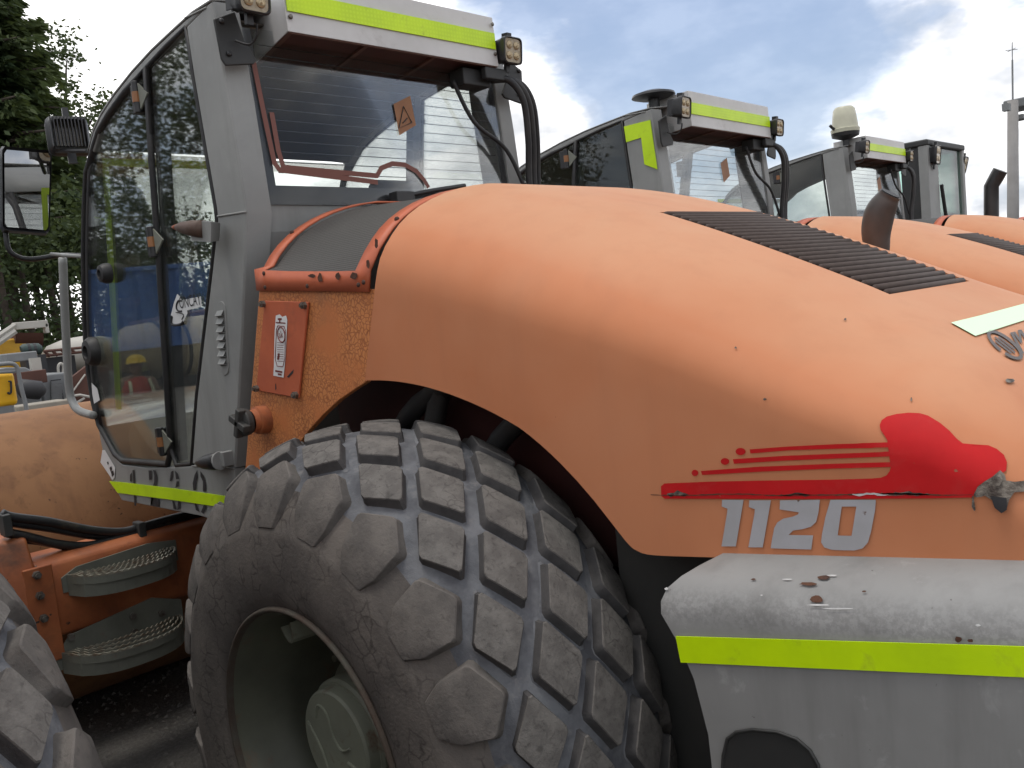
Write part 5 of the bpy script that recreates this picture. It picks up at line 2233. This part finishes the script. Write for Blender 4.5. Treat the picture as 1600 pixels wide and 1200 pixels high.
# a yellow chalk mark on the neighbour's tyre is too faint to letter; stones lie on the yard
sv, sf = [], []
for k in range(1500):
    x, y = random.uniform(-3.2, -.9), random.uniform(-.6, 1.6)
    r = random.uniform(.006, .018)
    b0 = len(sv)
    sv += [(x + r * random.uniform(-1, 1), y + r * random.uniform(-1, 1), .001) for _ in range(4)]
    ang = random.uniform(0, 6.28)
    sv[b0:] = [(x + r * math.cos(ang + j * 1.57) * random.uniform(.6, 1.2), y + r * math.sin(ang + j * 1.57) * random.uniform(.6, 1.2), .001) for j in range(4)]
    sv += [(x + random.uniform(-.3, .3) * r, y + random.uniform(-.3, .3) * r, r * random.uniform(.5, .9))]
    sf += [(b0 + j, b0 + (j + 1) % 4, b0 + 4) for j in range(4)]
mb = MB()
mb.add(sv, sf)
st = mb.build('gravel', 'dark_stone')
tag(st, 'loose gravel on the dark yard under the roller', 'gravel', kind='stuff')

# ------------------------------------------------------------------ mast at the right
PX = -3.4
pb, pt_ = U((1583, 420), 0, PX), U((1582.5, 158), 0, PX)
py = pt_.y
mast = empty('mast', (pt_.x, pt_.y, 0))
tag(mast, 'tall grey pole with a lamp arm and a thin antenna at the right edge', 'pole')


def ml(p):
    return Vector(p) - Vector((pt_.x, pt_.y, 0))


lean = (pt_ - pb)
foot = pb - lean * (pb.z / lean.z)
wd = (pt_ - Vector(CC)).length * 6.6 / 1415
mb = MB()
mb.tube([ml(foot), ml(pt_)], [wd * 1.2, wd], 14)
mb.build('pole_shaft', 'pole_concrete', mast, smooth=True)
mb = MB()
an = U((1581.5, 66), 0, PX)
mb.tube([ml(pt_), ml(pt_ * .3 + an * .7)], wd * .18, 6)
mb.tube([ml(pt_ * .3 + an * .7), ml(an)], wd * .10, 6)
cr = U((1580.5, 78), 0, PX)
for q in ((-9, 1), (9, -1), (-6, 3), (6, -3)):
    mb.tube([ml(cr), ml(U((1580.5 + q[0], 78 + q[1]), 0, PX))], wd * .07, 5)
mb.build('antenna', 'bg_grey', mast)
mb = MB()
p = U((1596, 163), 0, PX)
mb.box(tuple(ml(p) - Vector((.25, .35, .10))), tuple(ml(p) + Vector((.25, .35, .09))))
mb.build('floodlight', 'bg_grey', mast, bevel=.03)
mb = MB()
p = U((1593, 184), 0, PX)
mb.box(tuple(ml(p) - Vector((.12, .22, .05))), tuple(ml(p) + Vector((.12, .15, .04))))
p = U((1573, 168), 0, PX)
mb.box(tuple(ml(p) - Vector((.06, .10, .07))), tuple(ml(p) + Vector((.06, .06, .07))))
mb.build('cable_bracket', 'bg_grey', mast)


# ------------------------------------------------------------------ trees
def leaf_cloud(pts, size, aspect, droop=0.0):
    n = len(pts)
    P = np.array(pts)
    a = rng.normal(size=(n, 3))
    a[:, 2] = a[:, 2] * .6 - droop
    a /= np.linalg.norm(a, axis=1)[:, None]
    b = rng.normal(size=(n, 3))
    b -= (b * a).sum(1)[:, None] * a
    b /= np.linalg.norm(b, axis=1)[:, None]
    s = size * rng.uniform(.6, 1.35, n)[:, None]
    v = np.stack([P - a * s * .5, P + b * s * aspect * .5, P + a * s * .5, P - b * s * aspect * .5], 1).reshape(-1, 3)
    f = np.arange(4 * n).reshape(-1, 4)
    return v, f


def mesh_np(name, v, f, m, parent):
    me = bpy.data.meshes.new(name)
    me.from_pydata(v.tolist(), [], f.tolist())
    me.materials.append(M[m])
    o = bpy.data.objects.new(name, me)
    COL.objects.link(o)
    o.parent = parent
    return o


def conifer(base, H, R, label, nbr=190, per=110, leaf=.26, low=.12, group='trees along the yard'):
    t = empty('conifer_tree', base)
    tag(t, label, 'tree', group)
    mb = MB()
    mb.tube([(0, 0, 0), (.05, .04, H * .4), (0, .05, H * .95)], [R * .08, R * .05, .03], 10)
    V, F = [], []
    n0 = 0
    for k in range(nbr):
        h = low + (1 - low) * rng.uniform() ** .85
        az = rng.uniform(0, 2 * math.pi)
        L = R * max(.07, (1 - h) ** .62) * rng.uniform(.55, 1.12)
        d = np.array([math.cos(az), math.sin(az), 0])
        sd = np.array([-d[1], d[0], 0])
        z0 = h * H
        rise = rng.uniform(-.05, .30)
        if k % 2 == 0:
            mb.tube([(0, 0, z0), tuple(d * L * .5 + np.array([0, 0, z0 + L * rise * .8])), tuple(d * L + np.array([0, 0, z0 + L * rise * .6]))], [.022 * R, .014 * R, .008], 5)
        npb = int(per * (.3 + .7 * L / R))
        tt = rng.uniform(.15, 1.0, npb) ** .75
        sw = (1.05 - tt) * L * .42 * rng.normal(size=npb)
        P = np.outer(tt, d * L) + np.outer(sw, sd)
        P[:, 2] += z0 + L * (rise * (1.6 * tt - tt ** 2)) - np.abs(sw) * .35 + rng.normal(size=npb) * .07 - rng.uniform(0, .22, npb) * L * .25
        # sprays point outwards and hang
        a = d + np.outer(np.sign(sw) * rng.uniform(.1, .9, npb), sd) + np.array([0, 0, -1]) * rng.uniform(.1, 1.0, npb)[:, None]
        a /= np.linalg.norm(a, axis=1)[:, None]
        b = rng.normal(size=(npb, 3))
        b -= (b * a).sum(1)[:, None] * a
        b /= np.linalg.norm(b, axis=1)[:, None]
        s = leaf * rng.uniform(.6, 1.4, npb)[:, None]
        V.append(np.stack([P - a * s * .4, P + b * s * .16, P + a * s * .6, P - b * s * .16], 1).reshape(-1, 3))
    v = np.vstack(V)
    mb.build('trunk', 'bark', t, smooth=True)
    mesh_np('crown', v, np.arange(len(v)).reshape(-1, 4), 'conifer_leaf', t)
    return t


def broad(base, H, R, label, ncl=90, per=150, leaf=.17, crown0=.35, group='trees along the yard', trunk=.16):
    t = empty('broadleaf_tree', base)
    tag(t, label, 'tree', group)
    mb = MB()
    mb.tube(smoothpath([(0, 0, 0), (.10, .06, H * .3), (-.05, .1, H * .5), (.05, 0, H * .68)], 4), [trunk * (1 - .8 * i / 12) for i in range(13)], 9)
    pts = []
    for k in range(ncl):
        u = rng.normal(size=3)
        u /= np.linalg.norm(u)
        rad = rng.uniform(.45, 1.0) ** .5
        zc = crown0 * H + (1 - crown0) * H * .5
        c = np.array([u[0] * R * rad, u[1] * R * rad, zc + u[2] * (1 - crown0) * H * .5 * rad])
        if k % 4 == 0:
            mb.tube([(0, 0, max(.2 * H, c[2] - R * .8)), tuple(c * .6 + np.array([0, 0, c[2] * .35])), tuple(c)], [trunk * .4, trunk * .22, .012], 5)
        cr = R * rng.uniform(.10, .24)
        pts.append(c + rng.normal(size=(per, 3)) * cr * np.array([1, 1, .7]))
    mb.build('trunk', 'bark', t, smooth=True)
    v, f = leaf_cloud(np.vstack(pts), leaf, .6, .1)
    mesh_np('crown', v, f, 'broad_leaf', t)
    return t


def ground_at(px, x):
    p = U((px, 560), 0, x)
    return (x, p.y, 0)


conifer(ground_at(26, -25), 13.4, 4.6, 'tall dense dark green conifer at the left edge', 520, 210, .30, .30)
broad(ground_at(160, -34), 13.6, 2.5, 'thin dark broadleaf tree right of the tall conifer, behind the cab', 60, 130, .20, .25)
broad(ground_at(112, -36), 9.5, 2.2, 'dark leafy tree between the conifer and the cab mirror', 46, 110, .20, .45)
broad(ground_at(-40, -30), 8.5, 2.6, 'dark leafy tree partly cut by the left edge of the view', 50, 110, .22, .35)
conifer(ground_at(235, -38), 9.0, 3.0, 'dark conifer seen through the cab door', 200, 130, .34)
broad(ground_at(335, -40), 7.5, 3.2, 'dark rounded tree seen through the cab rear quarter window', 60, 120, .25, .12)
# dark thin trunks under the crowns
for k, (px, x) in enumerate(((18, -20), (34, -22), (52, -21), (72, -23), (94, -22), (120, -24))):
    b0 = ground_at(px, x)
    t = empty('slender_tree', b0)
    words = ('leftmost', 'second from left', 'third from left', 'fourth from left', 'fifth from left', 'rightmost')[k]
    tag(t, words + ' of the thin dark trunks below the conifer', 'tree', 'thin dark trunks under the conifer')
    mb = MB()
    mb.tube(smoothpath([(0, 0, 0), (.05, .06, 1.5), (-.03, .02, 3.2), (.02, .05, 5.2)], 4), [.13 - .006 * i for i in range(13)], 8)
    mb.build('trunk', 'bark', t, smooth=True)
    c = rng.normal(size=(1500, 3)) * np.array([.6, .85, .7]) + np.array([0, 0, 4.4])
    c2 = rng.normal(size=(500, 3)) * np.array([.5, .7, .5]) + np.array([0, 0, 2.1])
    v, f = leaf_cloud(np.vstack([c, c2]), .15, .6, .2)
    mesh_np('crown', v, f, 'broad_leaf', t)
# trees and container on the other side of the yard, mirrored in the cab glass
GRR = 'trees across the yard, mirrored in the cab glass'
for k, (x, y, H, R, w) in enumerate(((-34, -7, 14, 4.0, 'leftmost leafy tree'), (-35, -13, 16.5, 4.5, 'tallest leafy tree'), (-31, -19, 14.5, 4.2, 'broad leafy tree'), (-26, -25, 13, 4.2, 'low leafy tree'))):
    broad((x, y, 0), H, R, w + ' across the yard, mirrored in the cab door glass', 110, 260, .22, .12, GRR)
ct = empty('shipping_container', (-27.6, -10.8, 0), math.radians(23))
tag(ct, 'blue corrugated shipping container on an added dark base, mirrored in the cab door glass', 'container')
mb = MB()
n = 60
pts = []
for k in range(n):
    y = -4.5 + 9.0 * k / (n - 1)
    pts.append((.0 + (.05 if (k // 2) % 2 else -.05), y))
mb.loft([[(x, y, 1.55) for x, y in pts], [(x, y, 4.0) for x, y in pts]])
mb.box((-2.4, -4.5, 1.55), (-.1, 4.5, 4.0))
mb.build('corrugated_wall', 'container_blue', ct)
mb = MB()
mb.box((-2.44, -4.54, 1.4), (.08, 4.54, 1.56))
mb.box((-2.44, -4.54, 3.99), (.08, 4.54, 4.14))
mb.build('container_frame', 'container_blue', ct, bevel=.01)
mb = MB()
mb.box((-2.3, -4.6, .0), (.0, 4.6, 1.39))  # unseen block added so the door mirrors something dark below the container
mb.build('added_dark_base', 'bg_dark', ct, bevel=.02)


# ------------------------------------------------------------------ plant parked behind the drum, far left
def bgbox(mb, x, q, dep, dz0=0.0):
    """box whose near face fills the picture rectangle q = (x0, y0, x1, y1) at the plane x"""
    a, b = U((q[0], q[1]), 0, x), U((q[2], q[3]), 0, x)
    mb.box((x - dep, min(a.y, b.y), min(a.z, b.z) - dz0), (x, max(a.y, b.y), max(a.z, b.z)))
    return mb


def rel(o, loc):
    o.location = Vector(o.location)
    return o


BX = -12.0


def bgthing(name, label, cat, x, px):
    b = ground_at(px, x)
    e = empty(name, b)
    tag(e, label, cat)
    return e, Matrix.Translation(Vector(b)).inverted()


def put(mb, name, m, e, inv, **kw):
    mb.v = [tuple(inv @ Vector(v)) for v in mb.v]
    return mb.build(name, m, e, **kw)


# yellow screening machine with a pale conveyor frame
e, iv = bgthing('screening_machine', 'yellow plant machine with a rusty hopper and a pale beam on top, behind the drum', 'machine', BX - 2, 30)
put(bgbox(MB(), BX - 2, (-60, 536, 62, 566), 1.2, 1.0), 'body', 'machine_yellow', e, iv, bevel=.04)
mb = MB()
for k in range(9):
    pass
a, b = U((24, 520), 0, BX - 1.9), U((68, 520), 0, BX - 1.9)
ringA = []
for k in range(9):
    q = math.pi * k / 8
    ringA.append((math.cos(q) * .5, -math.sin(q) * .30))
mb.loft([[(BX - 2.4 + u, a.y, a.z + w) for u, w in ringA], [(BX - 2.4 + u, b.y, b.z + w) for u, w in ringA]], False, True)
put(mb, 'hopper', 'bg_rust', e, iv, auto=40)
put(bgbox(MB(), BX - 1.8, (22, 504, 76, 511), .15), 'top_beam', 'bg_pale', e, iv, bevel=.01)
put(bgbox(MB(), BX - 1.8, (70, 505, 78, 520), .15), 'beam_hook', 'bg_pale', e, iv, bevel=.01)
mb = MB()
mb.tube(UL([(-10, 541), (24, 517)], 0, BX - 1.75), .05, 6)
mb.tube(UL([(-10, 530), (24, 507)], 0, BX - 1.75), .04, 6)
mb.tube(UL([(12, 531), (8, 519)], 0, BX - 1.75), .03, 6)
put(mb, 'lattice', 'bg_pale', e, iv)
# green drum barrel on it
e, iv = bgthing('gas_bottle', 'small dark green cylinder lying in front of the yellow plant machine', 'cylinder', BX - 1.2, 48)
mb = MB()
P = UL([(33, 547), (37, 546), (60, 545), (65, 545)], 0, BX - 1.2)
mb.tube(P, [.06, .09, .09, .05], 14)
put(mb, 'shell', 'bg_green', e, iv, auto=40)
mb = MB()
for f in (.3, .7):
    c = P[1] * (1 - f) + P[2] * f
    mb.tube([c - Vector((0, .02, 0)), c + Vector((0, .02, 0))], .094, 14)
mb.box(tuple(Vector((BX - 1.35, P[0].y, 0))), tuple(Vector((BX - 1.05, P[-1].y, P[0].z - .10))))
put(mb, 'cradle', 'bg_dark', e, iv)
# grey tipper with sloping bonnet
e, iv = bgthing('tipper_body', 'grey flat machine with a sloping bonnet and dark tank below, behind the yellow machine', 'machine', BX + .5, 40)
put(bgbox(MB(), BX + .5, (8, 553, 60, 562), .8), 'top_tray', 'bg_grey', e, iv, bevel=.02)
mb = MB()
A = UL([(-40, 584), (10, 574), (40, 574), (70, 588), (70, 592), (-40, 596)], 0, BX + 1)
mb.prism(A, (-1.1, 0, 0))
put(mb, 'bonnet', 'bg_grey', e, iv, bevel=.02)
put(bgbox(MB(), BX + 1.02, (-40, 590, 75, 597), 1.0), 'bumper', 'bg_rust', e, iv, bevel=.01)
put(bgbox(MB(), BX + .9, (48, 560, 68, 590), .1), 'bracket', 'bg_pale', e, iv)
mb = MB()
P = UL([(28, 608), (34, 607), (62, 610), (70, 612)], 0, BX + 1.2)
mb.tube(P, [.07, .125, .125, .05], 16)
put(mb, 'tank', 'bg_dark', e, iv, smooth=True)
put(bgbox(MB(), BX + .8, (-40, 597, 70, 660), .5), 'frame', 'bg_grey', e, iv)
# pale grey generator with louvred side
e, iv = bgthing('generator', 'pale grey generator cabinet with a dark louvred grille, left of the hand rail', 'generator', BX + .4, 90)
put(bgbox(MB(), BX + .4, (62, 586, 112, 640), 1.0, .6), 'cabinet', 'bg_grey', e, iv, bevel=.03)
put(bgbox(MB(), BX + .404, (79, 594, 101, 632), .02), 'grille_back', 'bg_dark', e, iv)
for k in range(7):
    y = 596 + k * 5.2
    put(bgbox(MB(), BX + .44, (80, y, 98, y + 2.6), .05), 'louvre', 'bg_grey', e, iv)
mb = MB()
mb.tube(smoothpath(UL([(92, 587), (91, 573), (95, 568), (99, 573), (98, 587)], 0, BX + .3), 4), .02, 6)
put(mb, 'lifting_eye', 'bg_pale', e, iv)
# white curved vessel
e, iv = bgthing('vessel', 'white curved tank lying behind the grey generator', 'tank', BX - 2.5, 100)
mb = MB()
P = UL([(66, 566), (80, 560), (105, 556), (140, 553), (175, 553)], 0, BX - 2.5)
mb.tube(P, [.10, .22, .30, .34, .3], 18)
put(mb, 'shell', 'bg_pale', e, iv, smooth=True)
mb = MB()
for p in (P[1], P[3]):
    mb.box((p.x - .2, p.y - .06, 0), (p.x + .2, p.y + .06, p.z - .1))
put(mb, 'saddle', 'bg_dark', e, iv)
# rusty pipe lattice
e, iv = bgthing('pipe_lattice', 'rusty lattice of pipes lying across the top of the stored plant', 'pipes', BX - 1.5, 100)
mb = MB()
for a, b in (((68, 549), (150, 541)), ((68, 556), (150, 548)), ((70, 549), (78, 557)), ((82, 548), (90, 556)), ((95, 546), (104, 554)), ((110, 545), (118, 552))):
    mb.tube(UL([a, b], 0, BX - 1.4), .025, 6)
put(mb, 'pipe', 'bg_rust', e, iv)
mb = MB()
P = U((86, 556), 0, BX - 1.5)
mb.box((P.x - .1, P.y - .3, 0), (P.x + .0, P.y + .3, P.z - .02))
put(mb, 'trestle', 'bg_dark', e, iv)
# dark red blade
e, iv = bgthing('rusty_blade', 'dark red rusted steel sheet standing beside the hand rail', 'steel sheet', BX + .9, 125)
mb = MB()
mb.prism(UL([(110, 640), (112, 590), (135, 572), (170, 575), (170, 640)], 0, BX + .9), (-.08, 0, 0))
put(mb, 'sheet', 'bg_rust', e, iv)
mb = MB()
mb.tube(UL([(112, 614), (133, 585)], 0, BX + .95), .012, 6)
mb.tube(UL([(104, 620), (125, 617), (150, 622)], 0, BX + 1.0), .02, 6)
mb.tube(smoothpath(UL([(103, 622), (106, 632), (118, 630), (132, 622)], 0, BX + 1.0), 4), .018, 6)
put(mb, 'handle', 'bg_pale', e, iv)
# concrete ledge
e, iv = bgthing('concrete_ledge', 'low pale concrete ledge just above the drum', 'ledge', BX + 2, 70)
put(bgbox(MB(), BX + 2, (28, 635, 112, 650), .4, 1.2), 'ledge_block', 'concrete', e, iv, bevel=.02)
# yellow hand-guided compactor with a J on its lid
e, iv = bgthing('plate_compactor', 'small yellow machine with a black J and a tube handle at the left edge', 'compactor', -6.6, 8)
put(bgbox(MB(), -6.6, (-40, 587, 31, 633), .35), 'yellow_tank', 'plastic_yellow', e, iv, bevel=.045, seg=3)
put(bgbox(MB(), -6.62, (-40, 634, 28, 662), .3, .5), 'engine_base', 'bg_grey', e, iv, bevel=.03)
mb = MB()
mb.tube(smoothpath(UL([(-20, 572), (15, 568), (26, 573), (29, 583), (33, 605), (40, 632), (44, 655)], 0, -6.5), 5), .018, 8)
mb.tube(UL([(-20, 583), (24, 581)], 0, -6.5), .012, 8)
put(mb, 'tube_handle', 'bg_grey', e, iv, smooth=True)
mb = MB()
mb.tube(smoothpath(UL([(13, 596), (17.5, 596)], 0, -6.585), 2), .008, 6)
mb.tube(smoothpath(UL([(17, 596), (17.5, 606), (17, 613), (14.5, 615), (12, 613)], 0, -6.585), 4), .009, 6)
put(mb, 'letter', 'ink', e, iv)

# big cream tank and red skip seen through the cab
e, iv = bgthing('tank_trailer', 'long cream tank seen through the cab windows', 'tank', -13, 260)
mb = MB()
P = UL([(178, 575), (186, 560), (205, 553), (260, 545), (345, 535), (420, 528)], 0, -13)
mb.tube(P, [.12, .34, .46, .50, .52, .5], 24)
put(mb, 'barrel', 'tank_cream', e, iv, smooth=True)
for f in (.25, .5, .75):
    c = P[2] * (1 - f) + P[4] * f
    mb = MB()
    mb.tube([c - Vector((0, .03, 0)), c + Vector((0, .03, 0))], .515, 24)
    put(mb, 'tank_band', 'bg_dark', e, iv)
mb = MB()
for p in (P[2], P[4]):
    mb.box((p.x - .4, p.y - .1, 0), (p.x + .4, p.y + .1, p.z - .3))
put(mb, 'tank_stand', 'bg_dark', e, iv)
e, iv = bgthing('red_skip', 'red steel skip behind the cream tank, seen through the cab', 'skip', -15, 310)
mb = MB()
mb.prism(UL([(240, 530), (246, 497), (400, 470), (400, 530)], 0, -15), (-1.4, 0, 0))
put(mb, 'skip_wall', 'bg_rust', e, iv, bevel=.03)
mb = MB()
A, B = U((240, 530), 0, -15), U((400, 530), 0, -15)
mb.box((-16.3, A.y + .1, 0), (-15.1, B.y, A.z))
put(mb, 'skip_base', 'bg_dark', e, iv)

# worker in a yellow helmet, bent over behind the drum
feet = Vector(ground_at(199, -9.2))
pn = empty('person', feet)
tag(pn, 'person in yellow helmet and red vest with pale bands, seen through the cab door', 'person')
top = U((199, 559), 0, -9.2).z
k = top / 1.60
me = bpy.data.meshes.new('body')
J = [(0, 0, .86), (0, .02, 1.08), (0, .05, 1.26), (.02, .07, 1.36), (.03, .08, 1.47), (.04, .08, 1.54),
     (0, -.17, 1.26), (.06, -.24, 1.04), (.22, -.22, .92), (0, .26, 1.26), (.07, .31, 1.05), (.22, .27, .92),
     (0, -.10, .82), (.03, -.12, .46), (0, -.12, .05), (.10, -.13, .03), (0, .12, .82), (.03, .13, .46), (0, .13, .05), (.10, .14, .03)]
Ed = [(0, 1), (1, 2), (2, 3), (3, 4), (4, 5), (2, 6), (6, 7), (7, 8), (2, 9), (9, 10), (10, 11), (0, 12), (12, 13), (13, 14), (14, 15), (0, 16), (16, 17), (17, 18), (18, 19)]
RD = [.15, .14, .15, .055, .085, .075, .07, .05, .035, .07, .05, .035, .10, .07, .05, .04, .10, .07, .05, .04]
me.from_pydata([(a, b, c * k) for a, b, c in J], Ed, [])
body = bpy.data.objects.new('body', me)
COL.objects.link(body)
body.parent = pn
md = body.modifiers.new('skin', 'SKIN')
sk = me.skin_vertices[0].data
for i, r in enumerate(RD):
    sk[i].radius = (r * k, r * k)
sk[0].use_root = True
md = body.modifiers.new('sub', 'SUBSURF')
md.levels = 2
md.render_levels = 2
me.materials.append(M['skin_tone'])
mb = MB()
sec = lambda z, rx, ry, cy: [Vector((rx * math.cos(q), cy + ry * math.sin(q), z * k)) for q in [2 * math.pi * j / 18 for j in range(18)]]
mb.loft([sec(.80, .17, .20, .0), sec(1.0, .165, .19, .02), sec(1.2, .17, .22, .05), sec(1.30, .13, .20, .055), sec(1.345, .08, .09, .06)], True)
put(mb, 'vest', 'vest_red', pn, Matrix.Identity(4), smooth=True)
mb = MB()
mb.loft([sec(.98, .176, .202, .018), sec(1.04, .176, .205, .024)], True)
for s_ in (-.10, .20):
    mb.tube([(.165, s_, 1.03 * k), (.175, s_ * .9 + .01, 1.18 * k), (.12, s_ * .8 + .02, 1.30 * k)], .022, 6)
put(mb, 'reflective_band', 'vest_band', pn, Matrix.Identity(4), smooth=True)
mb = MB()
mb.loft([sec(.06, .07, .08, -.12), sec(.45, .09, .09, -.12), sec(.82, .13, .12, -.08)], True)
mb.loft([sec(.06, .07, .08, .13), sec(.45, .09, .09, .13), sec(.82, .13, .12, .10)], True)
put(mb, 'trousers', 'trousers_blue', pn, Matrix.Identity(4), smooth=True)
mb = MB()
hc = Vector((.04, .08, 1.525 * k))
mb.lathe([(.0, .135), (.005, .118), (.05, .108), (.085, .075), (.10, .03), (.102, .001)], tuple(hc), 'z', 20)
mb.box((hc.x + .09, hc.y - .07, hc.z - .004), (hc.x + .165, hc.y + .07, hc.z + .008))
put(mb, 'helmet', 'helmet_yellow', pn, Matrix.Identity(4), smooth=True)
